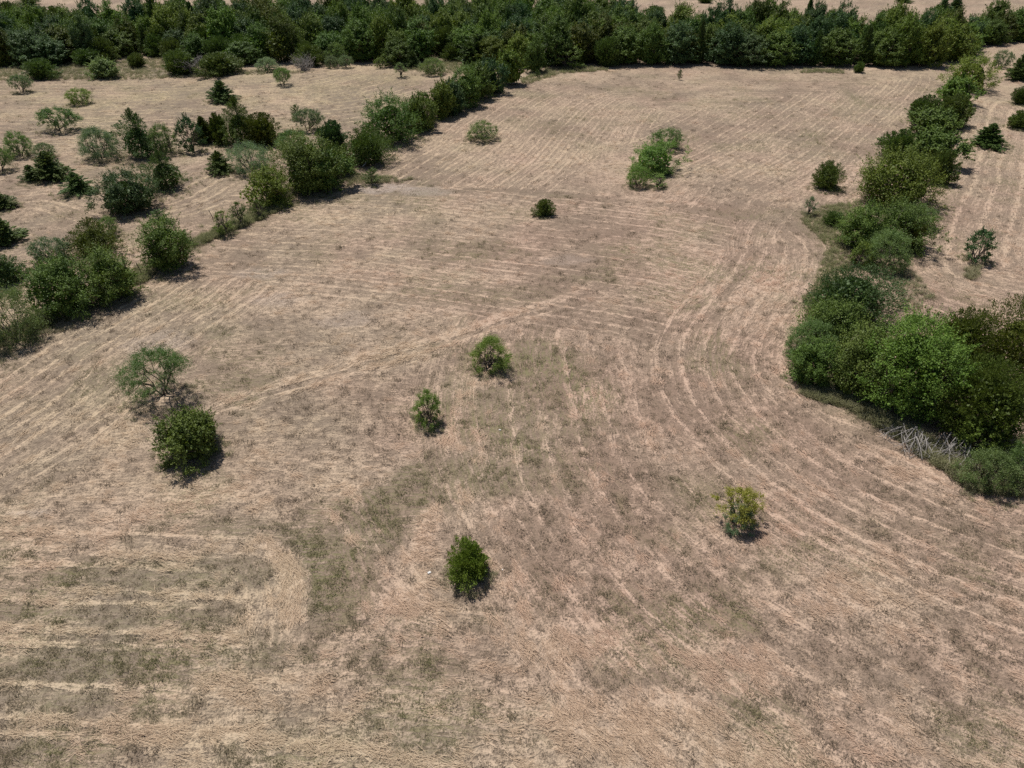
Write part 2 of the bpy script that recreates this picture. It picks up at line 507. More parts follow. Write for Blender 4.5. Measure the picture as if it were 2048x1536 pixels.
# swaths: a thin pale windrow and two darker wheel tracks per pass
a_amp = attr(nt, 'amp')
ph = math_(nt, 'ADD', attr(nt, 'phase'), math_(nt, 'MULTIPLY', math_(nt, 'SUBTRACT', n1, 0.5), 0.16))
fr_ = math_(nt, 'FRACT', ph)
wn_ = nn(nt, 'ShaderNodeTexWhiteNoise', noise_dimensions='1D')
nt.links.new(math_(nt, 'FLOOR', ph), wn_.inputs['W'])
vary = maprange(nt, wn_.outputs[0], 0, 1, 0.35, 1.25)
def pulse(c, w):
    return maprange(nt, math_(nt, 'ABSOLUTE', math_(nt, 'SUBTRACT', fr_, c)), w, w * 0.35)
windrow = math_(nt, 'MULTIPLY', math_(nt, 'MULTIPLY', pulse(0.45, 0.11), vary), maprange(nt, ns, 0.36, 0.56))
track = math_(nt, 'ADD', pulse(0.70, 0.13), math_(nt, 'MULTIPLY', pulse(0.20, 0.12), 0.8))
track = math_(nt, 'MULTIPLY', math_(nt, 'MULTIPLY', track, vary), maprange(nt, ns, 0.66, 0.42))
swath = math_(nt, 'MULTIPLY', a_amp, math_(nt, 'SUBTRACT', math_(nt, 'MULTIPLY', windrow, 0.75), math_(nt, 'MULTIPLY', track, 0.62)))
cover = math_(nt, 'ADD', a_s, math_(nt, 'MULTIPLY', math_(nt, 'SUBTRACT', ns, 0.5), 2.0))
cover = math_(nt, 'ADD', cover, math_(nt, 'MULTIPLY', math_(nt, 'SUBTRACT', n1, 0.5), 0.9))
cover = math_(nt, 'ADD', cover, math_(nt, 'MULTIPLY', math_(nt, 'SUBTRACT', n2, 0.5), 1.2))
cover = math_(nt, 'ADD', cover, swath)
cov = maprange(nt, cover, 0.15, 0.92)
stub = mixrgb(nt, a_p, (0.225, 0.178, 0.130), (0.240, 0.166, 0.122))
stw = mixrgb(nt, a_y, STRAW_C, (0.47, 0.37, 0.215))
stw = mixrgb(nt, a_p, stw, (0.460, 0.322, 0.240))
colr = mixrgb(nt, cov, stub, stw)
gfac = math_(nt, 'MULTIPLY', a_g, maprange(nt, math_(nt, 'ADD', ns, math_(nt, 'MULTIPLY', math_(nt, 'SUBTRACT', n2, 0.5), 0.9)), 0.58, 0.40), clamp=True)
gcol = mixrgb(nt, n2, (0.135, 0.125, 0.062), (0.235, 0.210, 0.105))
colr = mixrgb(nt, math_(nt, 'MULTIPLY', gfac, 0.95, clamp=True), colr, gcol)
colr = mixrgb(nt, math_(nt, 'MULTIPLY', a_gr, maprange(nt, n2, 0.3, 0.6), clamp=True), colr, (0.43, 0.36, 0.31))
# curled straw strands, and gaps between them darkened with soil colour and painted-in shade
nr_ = noise(nt, tc, 3.3, 2, 0.6, 1.3)
strand = maprange(nt, math_(nt, 'ABSOLUTE', math_(nt, 'SUBTRACT', nr_, 0.5)), 0.045, 0.0)
strand = math_(nt, 'MULTIPLY', strand, maprange(nt, a_s, 0.1, 0.6))
gapn = math_(nt, 'ADD', n2, math_(nt, 'MULTIPLY', math_(nt, 'SUBTRACT', n1, 0.5), 0.7))
gap_ = maprange(nt, gapn, 0.47, 0.36)
colr = mixrgb(nt, math_(nt, 'MULTIPLY', gap_, 0.72), colr, (0.135, 0.100, 0.072))
colr = mixrgb(nt, math_(nt, 'MULTIPLY', strand, 0.65), colr, mixrgb(nt, a_p, (0.54, 0.42, 0.29), (0.54, 0.38, 0.27)))
# dark clods and litter
vor = nn(nt, 'ShaderNodeTexVoronoi')
vor.inputs['Scale'].default_value = 1.7
vor.inputs['Randomness'].default_value = 1.0
nt.links.new(tc, vor.inputs['Vector'])
spot = math_(nt, 'MULTIPLY', maprange(nt, vor.outputs['Distance'], 0.30, 0.12), maprange(nt, n2, 0.42, 0.58))
colr = mixrgb(nt, math_(nt, 'MULTIPLY', spot, 0.5), colr, (0.115, 0.085, 0.062))
bs = nn(nt, 'ShaderNodeBsdfPrincipled')
bs.inputs['Roughness'].default_value = 0.95
bs.inputs['Specular IOR Level'].default_value = 0.12
nt.links.new(colr, bs.inputs['Base Color'])
bsum = math_(nt, 'ADD', math_(nt, 'ADD', math_(nt, 'MULTIPLY', n1, 0.3), math_(nt, 'MULTIPLY', ns, 0.5)), math_(nt, 'ADD', math_(nt, 'MULTIPLY', n2, 0.5), math_(nt, 'MULTIPLY', cov, 0.25)))
bp = nn(nt, 'ShaderNodeBump')
bp.inputs['Strength'].default_value = 1.0
bp.inputs['Distance'].default_value = 0.16
nt.links.new(bsum, bp.inputs['Height'])
nt.links.new(bp.outputs[0], bs.inputs['Normal'])
nt.links.new(bs.outputs[0], out.inputs[0])
gme.materials.append(m)

# ------------------------------------------------------------------ vegetation builders
def unit(v):
    return v / (np.linalg.norm(v, axis=-1, keepdims=True) + 1e-9)

def rand_dir(rng, n):
    return unit(rng.normal(size=(n, 3)))

def leaf_arrays(C, A, L, Wd, rng, N=None):
    """rhombic leaves centred at C, long axis A, facing N"""
    n = len(C)
    if N is None:
        N = rand_dir(rng, n)
    S = unit(np.cross(A, N))
    L = np.broadcast_to(L, (n,))[:, None]
    Wd = np.broadcast_to(Wd, (n,))[:, None]
    V = np.stack([C - A * L * 0.5, C + S * Wd * 0.5, C + A * L * 0.5, C - S * Wd * 0.5], 1).reshape(-1, 3)
    return V

def leaves_mesh(name, V, tint):
    n = len(V) // 4
    return mesh_from_arrays(name, V, np.arange(n * 4).reshape(n, 4), {'tint': ('FACE', tint)})

class Tubes:
    def __init__(self, sides=5):
        self.V, self.F, self.n, self.k = [], [], 0, sides

    def add(self, pts, r0, r1):
        P = np.array(pts, float)
        n = len(P)
        T = np.gradient(P, axis=0)
        T = unit(T)
        ref = np.where(np.abs(T[:, 2:3]) > 0.9, np.array([[1.0, 0, 0]]), np.array([[0, 0, 1.0]]))
        U = unit(np.cross(T, ref))
        Wv = np.cross(T, U)
        R = np.linspace(r0, r1, n)[:, None, None]
        a = np.arange(self.k) * 2 * math.pi / self.k
        ring = P[:, None, :] + R * (np.cos(a)[None, :, None] * U[:, None, :] + np.sin(a)[None, :, None] * Wv[:, None, :])
        self.V.append(ring.reshape(-1, 3))
        i = np.arange(n - 1)[:, None] * self.k + np.arange(self.k)[None, :]
        j = np.arange(n - 1)[:, None] * self.k + (np.arange(self.k)[None, :] + 1) % self.k
        self.F.append(np.stack([i, j, j + self.k, i + self.k], -1).reshape(-1, 4) + self.n)
        self.n += n * self.k

    def mesh(self, name):
        return mesh_from_arrays(name, np.concatenate(self.V), np.concatenate(self.F), smooth=True)

def bend(a, b, rng, n=5, amt=0.12, sag=0.0):
    a, b = np.array(a, float), np.array(b, float)
    t = np.linspace(0, 1, n)[:, None]
    L = np.linalg.norm(b - a)
    off = rng.normal(size=3) * amt * L
    mid = np.sin(t * math.pi) * off
    return a + (b - a) * t + mid + np.array([0, 0, 1]) * (np.sin(t * math.pi) * sag * L)

def skeleton(targets, rng, h, nstem=3, r0=0.09, spread=0.25, fork=0.35, tw=0.012):
    """stems from the base that fork towards the target points"""
    T = Tubes(5)
    targets = np.array(targets)
    az = np.arctan2(targets[:, 1], targets[:, 0]) + rng.normal(size=len(targets)) * 0.2
    order = np.argsort(az)
    for g in np.array_split(order, nstem):
        if len(g) == 0:
            continue
        c = targets[g].mean(0)
        base = np.array([rng.normal() * 0.04 * nstem, rng.normal() * 0.04 * nstem, -0.08])
        node = base + (c - base) * fork
        node[2] = max(node[2], h * 0.16)
        T.add(bend(base, node, rng, 5, 0.10), r0, r0 * 0.7)
        for sg in np.array_split(g, max(1, min(4, len(g) // 3))):
            if len(sg) == 0:
                continue
            c2 = targets[sg].mean(0)
            n2 = node + (c2 - node) * 0.6
            T.add(bend(node, n2, rng, 5, 0.12), r0 * 0.66, r0 * 0.36)
            for i in sg:
                T.add(bend(n2, targets[i], rng, 4, 0.12), r0 * 0.34, tw)
    return T.mesh('trunk')

def lobes(rng, k=5):
    D = rand_dir(rng, k)
    A = rng.uniform(0.12, 0.42, k)
    return lambda d: 0.80 + sum(a * (np.clip(d @ v, 0, 1) ** 4) for v, a in zip(D, A))

def crown_points(rng, r, h, n, zlo, zm=0.36, inner=0.35, power=0.5, foot=0.35, cone=False):
    """clump centres filling a lobed crown, denser towards its skin"""
    lob = lobes(rng, 8)
    z = rng.rand(n) ** 0.85
    up = np.sqrt(np.clip(1 - (np.clip(z - zm, 0, 1) / (1.0 - zm)) ** 2, 0, 1))
    lowp = 1 - foot * (np.clip(zm - z, 0, 1) / zm) ** 2
    prof = np.where(z > zm, up, lowp)
    if cone:
        prof = np.clip((1 - z) ** 0.75 * 1.02, 0.03, 1) * (0.72 + 0.28 * np.clip(z / 0.12, 0, 1))
    az = rng.rand(n) * 2 * math.pi
    d = unit(np.stack([np.cos(az) * prof, np.sin(az) * prof, (z - zm) * 1.2], 1))
    fr = rng.uniform(inner, 1.0, n) ** power
    # the top of the dome fills inwards as well
    R = lob(d)
    rr = prof * r * fr * R * 0.93
    zz = h * (zlo + (1 - zlo) * (z * 0.93) * (0.86 + 0.14 * R))
    return np.stack([np.cos(az) * rr, np.sin(az) * rr, zz], 1)

def gen_broadleaf(r, h, seed, n=8000, leaf=0.13, zlo=0.05, ncl=110, gap=0.0, stems=3, clump=0.20, droop=0.0):
    rng = np.random.RandomState(seed)
    n, ncl = int(n * 1.25), int(ncl * 1.2)
    zc, c = h * (1 + zlo) / 2, h * (1 - zlo) / 2
    C = crown_points(rng, r, h, ncl, zlo)
    C[:, 2] = np.maximum(C[:, 2], 0.06 * h)
    s = clump * (r + c) / 2 * rng.uniform(0.6, 1.4, ncl)
    if gap:
        keep = rng.rand(ncl) > gap
        C, s = C[keep], s[keep]
    k = len(C)
    per = rng.multinomial(n, (s ** 2) / (s ** 2).sum())
    own = np.repeat(np.arange(k), per)
    m = len(own)
    mid = np.array([0, 0, h * (zlo + (1 - zlo) * 0.35)])
    out = unit((C - mid) * np.array([1 / r, 1 / r, 1 / c]))
    o = unit(rand_dir(rng, m) + out[own] * 0.45 + np.array([0, 0, 0.25]))
    rad = rng.rand(m, 1) ** 0.35
    P = C[own] + o * rad * s[own][:, None] * np.array([1.05, 1.05, 0.8])
    # leafy shoots that break the outline
    nsh = 3
    sdir = unit(np.repeat(out, nsh, 0) * 0.8 + rand_dir(rng, k * nsh) * 0.6 + np.array([0, 0, 0.35]))
    slen = np.repeat(s, nsh) * rng.uniform(0.8, 2.5, k * nsh)
    sh = rng.rand(m) < 0.36
    pick = own * nsh + rng.randint(0, nsh, m)
    tt = rng.rand(m, 1)
    on_shoot = C[own] + sdir[pick] * slen[pick][:, None] * (0.35 + 0.65 * tt) + rng.normal(size=(m, 3)) * (0.10 * s[own])[:, None] * (1.2 - tt)
    P[sh] = on_shoot[sh]
    P[:, 2] -= droop * np.hypot(o[:, 0], o[:, 1]) * s[own]
    P[:, 2] = np.maximum(P[:, 2], 0.03)
    N = unit(o * 0.9 + np.array([0, 0, 0.35]) + rand_dir(rng, m) * 0.75)
    A = unit(np.cross(N, rand_dir(rng, m)))
    L = leaf * rng.uniform(0.7, 1.4, m)
    V = leaf_arrays(P, A, L, L * 0.62, rng, N)
    tint = np.clip(0.30 + rng.rand(k)[own] * 0.45 + rng.normal(size=m) * 0.18, 0, 1)
    if not gap:
        V, tint = add_core(rng, V, tint, r, h, zlo, leaf)
    tgt = C[rng.permutation(k)[:min(k, 40)]]
    return leaves_mesh('crown', V, tint), skeleton(tgt, rng, h, stems, 0.022 * h + 0.02)

def add_core(rng, V, tint, r, h, zlo, leaf, frac=0.16, shrink=0.74):
    """foliage deep inside the crown, larger and sparser, so that no light shows straight through"""
    n = int(len(tint) * frac)
    P = crown_points(rng, r * shrink, h * 0.86, n, max(zlo, 0.06), 0.36, 0.2, 0.6, 0.3)
    L = leaf * 2.6 * rng.uniform(0.7, 1.3, n)
    V2 = leaf_arrays(P, rand_dir(rng, n), L, L * 0.7, rng)
    return np.concatenate([V, V2]), np.concatenate([tint, np.clip(0.5 + rng.normal(size=n) * 0.2, 0, 1)])

def gen_mesquite(r, h, seed, n=6000, leaf=0.10, zlo=0.3, ncl=80, stems=4, dens=0.5, flat=0.55):
    rng = np.random.RandomState(seed)
    zc, c = h * (1 + zlo) / 2, h * (1 - zlo) / 2
    n, ncl = int(n * 2.3), int(ncl * 1.9)
    leaf = leaf * 0.92
    C = crown_points(rng, r, h, ncl, zlo, 0.4, 0.25, 0.55, 0.45)
    C[:, 2] = np.maximum(C[:, 2], 0.08 * h)
    s = 0.19 * (r + c) / 2 * rng.uniform(0.6, 1.4, ncl)
    # every clump is a few feathery sprays
    ns = 7
    sp_dir = unit(rand_dir(rng, ncl * ns) * 0.9 + np.repeat(unit(C - np.array([0, 0, zc * 0.6])), ns, 0) * 0.9)
    sp_c = np.repeat(C, ns, 0)
    sp_l = np.repeat(s, ns) * rng.uniform(0.7, 2.0, ncl * ns)
    own = rng.randint(0, ncl * ns, n)
    t = rng.rand(n)
    P = sp_c[own] + sp_dir[own] * (t * sp_l[own])[:, None] + rng.normal(size=(n, 3)) * (0.20 * sp_l[own])[:, None]
    P[:, 2] -= 0.25 * t * t * sp_l[own]
    P[:, 2] = np.maximum(P[:, 2], 0.04)
    A = unit(sp_dir[own] * 0.7 + rand_dir(rng, n) * 0.8)
    L = leaf * rng.uniform(0.7, 1.5, n)
    V = leaf_arrays(P, A, L, L * 0.42, rng, unit(rand_dir(rng, n) + np.array([0, 0, 0.7])))
    tint = np.clip(0.35 + rng.rand(ncl)[own // ns] * 0.35 + rng.normal(size=n) * 0.2, 0, 1)
    tgt = C[rng.permutation(ncl)[:min(ncl, 46)]]
    return leaves_mesh('crown', V, tint), skeleton(tgt, rng, h, stems, 0.018 * h + 0.02, fork=0.3)

def gen_juniper(r, h, seed, n=9000, leaf=0.10, shape='round', shoot=0.34, up=0.95):
    """dense evergreen of many upswept pointed shoots"""
    rng = np.random.RandomState(seed)
    n = int(n * 1.5)
    per = 14
    ns = n // per
    z = rng.rand(ns) ** 0.9
    if shape == 'round':
        prof = np.sqrt(np.clip(1 - (np.abs(z - 0.38) / 0.64) ** 2.4, 0.02, 1))
    elif shape == 'egg':
        prof = np.clip(1.06 * np.sqrt(np.clip(1 - ((z - 0.28) / 0.74) ** 2, 0.0, 1)) * (1 - 0.25 * z), 0.08, 1)
    else:
        prof = np.clip(np.sqrt(np.clip(1 - ((z - 0.15) / 0.86) ** 2, 0, 1)) * (1 - 0.45 * z), 0.06, 1)
    az = rng.rand(ns) * 2 * math.pi
    lob = lobes(rng, 8)
    dirs = np.stack([np.cos(az), np.sin(az), (z - 0.4) * 1.4], 1)
    fr = rng.uniform(0.25, 1.0, ns) ** 0.45
    rr = prof * r * 1.04 * lob(unit(dirs)) * (0.85 + 0.3 * vnoise(az * 2.2, z * 5.0, seed % 50)) * fr
    sl = shoot * r * rng.uniform(0.6, 1.35, ns) * (1.0 if shape != 'cone' else 1.1)
    lead = rng.rand(ns) < 0.16
    sl = np.where(lead, sl * rng.uniform(1.3, 2.1, ns), sl)
    outw = np.stack([np.cos(az), np.sin(az), np.zeros(ns)], 1)
    al = np.clip(up * (0.45 + 0.75 * z) + rng.normal(size=ns) * 0.22 + lead * 0.15, 0.05, 1.5)
    D = unit(outw * np.cos(al)[:, None] + np.array([0, 0, 1.0]) * np.sin(al)[:, None] + rng.normal(size=(ns, 3)) * 0.16)
    B = np.stack([np.cos(az) * rr, np.sin(az) * rr, z * h * 0.88], 1) - D * sl[:, None] * np.where(lead, 0.45, 0.75)[:, None]
    own = np.repeat(np.arange(ns), per)
    m = len(own)
    t = np.tile(np.linspace(0.1, 1.0, per), ns) + rng.normal(size=m) * 0.05
    wid = (0.24 * (1.05 - t) + 0.03)
    P = B[own] + D[own] * (t * sl[own])[:, None] + rand_dir(rng, m) * (wid * sl[own])[:, None]
    P[:, 2] = np.maximum(P[:, 2], 0.03)
    A = unit(D[own] * 1.0 + rand_dir(rng, m) * 0.55)
    L = leaf * rng.uniform(0.8, 1.6, m)
    V = leaf_arrays(P, A, L, L * 0.38, rng)
    tint = np.clip(0.2 + rng.rand(ns)[own] * 0.5 + rng.normal(size=m) * 0.18, 0, 1)
    V, tint = add_core(rng, V, tint, r, h, 0.02, leaf, 0.12, 0.66 if shape != 'cone' else 0.5)
    tgt = B[rng.permutation(ns)[:26]]
    T = Tubes(5)
    T.add(bend((0, 0, -0.08), (0, 0, h * 0.85), rng, 5, 0.02), 0.02 * h + 0.02, 0.015)
    for p in tgt:
        T.add(bend((0, 0, p[2] * 0.55), p, rng, 4, 0.08), 0.03, 0.01)
    return leaves_mesh('crown', V, tint), T.mesh('trunk')

def gen_cedar(r, h, seed, n=8000, leaf=0.10, nb=80, rise=0.35, bare=0.03, power=0.62):
    """conical evergreen: separate flat sprays on branches, spiky outline"""
    rng = np.random.RandomState(seed)
    n = int(n * 1.5)
    zb = bare + (1 - bare) * (np.arange(nb) + rng.rand(nb)) / nb * 0.97
    az = np.arange(nb) * 2.39996 + rng.normal(size=nb) * 0.3
    bl = r * np.clip((1 - zb) ** power * 1.15 + 0.12, 0.1, 1.05) * rng.uniform(0.62, 1.2, nb)
    ri = rise * (0.5 + zb * 1.2) + rng.normal(size=nb) * 0.1
    D = unit(np.stack([np.cos(az), np.sin(az), np.tan(np.clip(ri, -0.2, 1.25))], 1))
    O = np.stack([np.zeros(nb), np.zeros(nb), zb * h * 0.9], 1)
    w = bl ** 1.2 + 0.15 * r
    own = rng.choice(nb, n, p=w / w.sum())
    t = rng.rand(n) ** 0.7
    side = unit(np.cross(D, np.array([0, 0, 1.0])))
    lat = rng.normal(size=n) * 0.22 * (1.05 - 0.75 * t) * bl[own]
    vert = rng.normal(size=n) * 0.09 * bl[own] + 0.10 * t * t * bl[own]
    P = O[own] + D[own] * (t * bl[own])[:, None] + side[own] * lat[:, None] + np.array([0, 0, 1.0]) * vert[:, None]
    P[:, 2] = np.maximum(P[:, 2], 0.03)
    A = unit(D[own] * 0.9 + side[own] * (lat / (np.abs(lat) + 0.05))[:, None] * 0.6 + rand_dir(rng, n) * 0.5)
    L = leaf * rng.uniform(0.8, 1.5, n)
    V = leaf_arrays(P, A, L, L * 0.42, rng)
    tint = np.clip(0.25 + rng.rand(nb)[own] * 0.45 + rng.normal(size=n) * 0.15, 0, 1)
    if n > 4000:
        V, tint = add_core(rng, V, tint, r, h * 0.8, 0.02, leaf, 0.10, 0.45)
    T = Tubes(5)
    T.add(bend((0, 0, -0.08), (0, 0, h * 0.95), rng, 6, 0.015), 0.02 * h + 0.02, 0.012)
    for i in range(0, nb, 2):
        T.add(bend(O[i], O[i] + D[i] * bl[i] * 0.8, rng, 3, 0.04), 0.02, 0.008)
    return leaves_mesh('crown', V, tint), T.mesh('trunk')

def gen_plume(r, h, seed, n=9000, leaf=0.09, nb=110, cone=False, width=0.13, droop=0.0, zlo=0.0, core=0.62):
    """evergreen made of many pointed feathery sprays that fan out from the stem"""
    rng = np.random.RandomState(seed)
    tips = crown_points(rng, r * 1.12, h * 1.10, nb, zlo, 0.34, 0.55, 0.5, 0.25, cone)
    tips[:, 2] = np.maximum(tips[:, 2], 0.05 * h)
    if cone:
        O = tips * np.array([0.08, 0.08, 0.80])
    else:
        O = tips * np.array([0.22, 0.22, 0.38])
    ax = tips - O
    ln = np.linalg.norm(ax, axis=1)
    D = unit(ax)
    w = ln ** 1.3 + 0.1 * r
    own = rng.choice(nb, n, p=w / w.sum())
    t = rng.rand(n) ** 0.62
    taper = np.where(t > 0.55, (1.04 - t) / 0.49, 0.75 + 0.45 * t) + 0.05
    P = O[own] + ax[own] * t[:, None] + rng.normal(size=(n, 3)) * (width * ln[own] * taper)[:, None]
    P[:, 2] += np.sin(t * math.pi) * 0.05 * ln[own] - droop * t * t * ln[own]
    P[:, 2] = np.maximum(P[:, 2], 0.03)
    A = unit(D[own] + rand_dir(rng, n) * 0.6)
    L = leaf * rng.uniform(0.8, 1.6, n)
    V = leaf_arrays(P, A, L, L * 0.42, rng)
    tint = np.clip(0.2 + rng.rand(nb)[own] * 0.5 + rng.normal(size=n) * 0.16, 0, 1)
    V, tint = add_core(rng, V, tint, r, h * (0.72 if cone else 0.95), 0.02, leaf, 0.12, 0.42 if cone else core)
    T = Tubes(5)
    T.add(bend((0, 0, -0.08), (0, 0, h * (0.95 if cone else 0.55)), rng, 5, 0.02), 0.02 * h + 0.02, 0.015)
    for i in range(0, nb, 3):
        T.add(bend(O[i], O[i] + ax[i] * 0.75, rng, 3, 0.04), 0.022, 0.008)
    return leaves_mesh('crown', V, tint), T.mesh('trunk')

def gen_dead(r, h, seed, nb=60):
    """leafless brush: stems that fork twice"""
    rng = np.random.RandomState(seed)
    T = Tubes(4)
    for i in range(nb):
        a = rng.rand() * 2 * math.pi
        e = np.array([math.cos(a) * r * rng.rand() ** 0.5, math.sin(a) * r * rng.rand() ** 0.5, h * rng.uniform(0.5, 1.0)])
        b = np.array([rng.normal() * r * 0.15, rng.normal() * r * 0.15, -0.05])
        p = bend(b, e, rng, 5, 0.1)
        T.add(p, 0.035, 0.012)
        for k in range(5):
            q = p[rng.randint(2, 5)]
            e2 = q + (rand_dir(rng, 1)[0] + np.array([0, 0, 0.35]) + (e - b) / (np.linalg.norm(e - b)) * 0.7) * 0.22 * r * rng.uniform(0.6, 1.4)
            T.add(bend(q, e2, rng, 3, 0.1), 0.015, 0.007)
    return T.mesh('branches')

# ------------------------------------------------------------------ vegetation materials
def leaf_mat(name, dark, light, trans=0.22, var=0.16, rough=0.55):
    m, nt, out = node_mat(name)
    t = attr(nt, 'tint')
    c = mixrgb(nt, t, dark, light)
    oi = nn(nt, 'ShaderNodeObjectInfo')
    hsv = nn(nt, 'ShaderNodeHueSaturation')
    nt.links.new(maprange(nt, oi.outputs['Random'], 0, 1, 0.5 - 0.022, 0.5 + 0.018), hsv.inputs['Hue'])
    r2 = math_(nt, 'FRACT', math_(nt, 'MULTIPLY', oi.outputs['Random'], 17.3))
    nt.links.new(maprange(nt, r2, 0, 1, 1 - var, 1 + var), hsv.inputs['Value'])
    hsv.inputs['Saturation'].default_value = 1.0
    nt.links.new(c, hsv.inputs['Color'])
    b = nn(nt, 'ShaderNodeBsdfPrincipled')
    b.inputs['Roughness'].default_value = rough
    b.inputs['Specular IOR Level'].default_value = 0.25
    nt.links.new(hsv.outputs[0], b.inputs['Base Color'])
    tr = nn(nt, 'ShaderNodeBsdfTranslucent')
    nt.links.new(mixrgb(nt, 1.0, hsv.outputs[0], (1.15, 1.2, 0.6), 'MULTIPLY'), tr.inputs['Color'])
    mx = nn(nt, 'ShaderNodeMixShader')
    mx.inputs[0].default_value = trans
    nt.links.new(b.outputs[0], mx.inputs[1])
    nt.links.new(tr.outputs[0], mx.inputs[2])
    nt.links.new(mx.outputs[0], out.inputs[0])
    return m

def plain_mat(name, c1, c2, scale=8.0, rough=0.9, bump=0.02):
    m, nt, out = node_mat(name)
    tc = nn(nt, 'ShaderNodeTexCoord').outputs['Object']
    n = noise(nt, tc, scale, 3, 0.6)
    b = nn(nt, 'ShaderNodeBsdfPrincipled')
    b.inputs['Roughness'].default_value = rough
    b.inputs['Specular IOR Level'].default_value = 0.2
    nt.links.new(mixrgb(nt, n, c1, c2), b.inputs['Base Color'])
    bp = nn(nt, 'ShaderNodeBump')
    bp.inputs['Distance'].default_value = bump
    nt.links.new(n, bp.inputs['Height'])
    nt.links.new(bp.outputs[0], b.inputs['Normal'])
    nt.links.new(b.outputs[0], out.inputs[0])
    return m

MAT = dict(
    elm=leaf_mat('broadleaf_foliage', (0.052, 0.096, 0.016), (0.158, 0.230, 0.046)),
    bright=leaf_mat('fresh_green_foliage', (0.072, 0.125, 0.014), (0.210, 0.282, 0.048)),
    dark=leaf_mat('dark_broadleaf_foliage', (0.036, 0.075, 0.024), (0.110, 0.175, 0.060)),
    juniper=leaf_mat('juniper_foliage', (0.046, 0.078, 0.015), (0.145, 0.200, 0.048), 0.24),
    olive=leaf_mat('olive_juniper_foliage', (0.050, 0.070, 0.010), (0.140, 0.170, 0.030), 0.24),
    olivelight=leaf_mat('young_juniper_foliage', (0.060, 0.105, 0.010), (0.180, 0.245, 0.038), 0.26),
    cedar=leaf_mat('cedar_foliage', (0.048, 0.084, 0.020), (0.145, 0.208, 0.062), 0.24),
    mesquite=leaf_mat('mesquite_foliage', (0.090, 0.150, 0.044), (0.205, 0.290, 0.108), 0.34),
    fresh=leaf_mat('fresh_mesquite_foliage', (0.105, 0.175, 0.034), (0.240, 0.340, 0.090), 0.36),
    grey=leaf_mat('grey_green_foliage', (0.110, 0.165, 0.080), (0.240, 0.305, 0.170), 0.32),
    lime=leaf_mat('yellow_green_foliage', (0.230, 0.265, 0.045), (0.440, 0.455, 0.110), 0.38),
    weed=leaf_mat('weed_foliage', (0.130, 0.165, 0.060), (0.270, 0.300, 0.125), 0.3),
    bark=plain_mat('bark', (0.075, 0.058, 0.045), (0.16, 0.13, 0.105), 14),
    deadwood=plain_mat('weathered_deadwood', (0.20, 0.175, 0.155), (0.40, 0.37, 0.34), 10),
)

# ------------------------------------------------------------------ prototypes
PROTO = {}

def proto(kind, var):
    key = (kind, var)
    if key not in PROTO:
        sd = 100 + 17 * var + sum(map(ord, kind)) * 3
        if kind == 'broad':
            zl = (0.04, 0.10, 0.06, 0.14)[var % 4]
            PROTO[key] = (2.0, 3.6, *gen_broadleaf(2.0, 3.6, sd, 8000, 0.16, zl, (60, 80, 70, 52)[var % 4], clump=0.24))
        elif kind == 'wood':
            zl = (0.02, 0.05, 0.03, 0.08)[var % 4]
            PROTO[key] = (3.4, 8.0, *gen_broadleaf(3.4, 8.0, sd, 10500, 0.20, zl, (95, 130, 75, 110)[var % 4], 0, 3, (0.17, 0.15, 0.2, 0.16)[var % 4]))
        elif kind == 'airy':
            PROTO[key] = (2.0, 3.6, *gen_broadleaf(2.0, 3.6, sd, 4200, 0.15, 0.12, 80, 0.15, 4, 0.17))
        elif kind == 'mesq':
            PROTO[key] = (2.0, 3.0, *gen_mesquite(2.0, 3.0, sd, 5200, 0.115, (0.12, 0.28, 0.2)[var % 3], 70))
        elif kind == 'jun':
            PROTO[key] = (1.6, 2.8, *gen_plume(1.6, 2.8, sd, 11000, 0.11, (120, 90, 150)[var % 3]))
        elif kind == 'spike':
            PROTO[key] = (1.5, 2.6, *gen_cedar(1.9, 2.6, sd, 9000, 0.10, 110, 0.62, 0.0, 0.22))
        elif kind == 'cone':
            PROTO[key] = (1.5, 4.0, *gen_plume(1.5, 4.0, sd, 11000, 0.12, 110, True))
        elif kind == 'ced':
            PROTO[key] = (1.7, 4.0, *gen_plume(1.7, 4.0, sd, 10000, 0.12, 80, True, 0.11))
        elif kind == 'sap':
            PROTO[key] = (0.9, 2.4, *gen_cedar(0.9, 2.4, sd, 1600, 0.10, 26, 0.45, 0.1, 0.6))
        elif kind == 'twig':
            PROTO[key] = (0.8, 2.4, *gen_mesquite(0.8, 2.4, sd, 1300, 0.085, 0.15, 26, 2))
        elif kind == 'dead':
            PROTO[key] = (1.8, 2.2, None, gen_dead(1.8, 2.2, sd))
    return PROTO[key]

PARTS = {'tree': ('trunk', 'crown'), 'shrub': ('stems', 'foliage')}

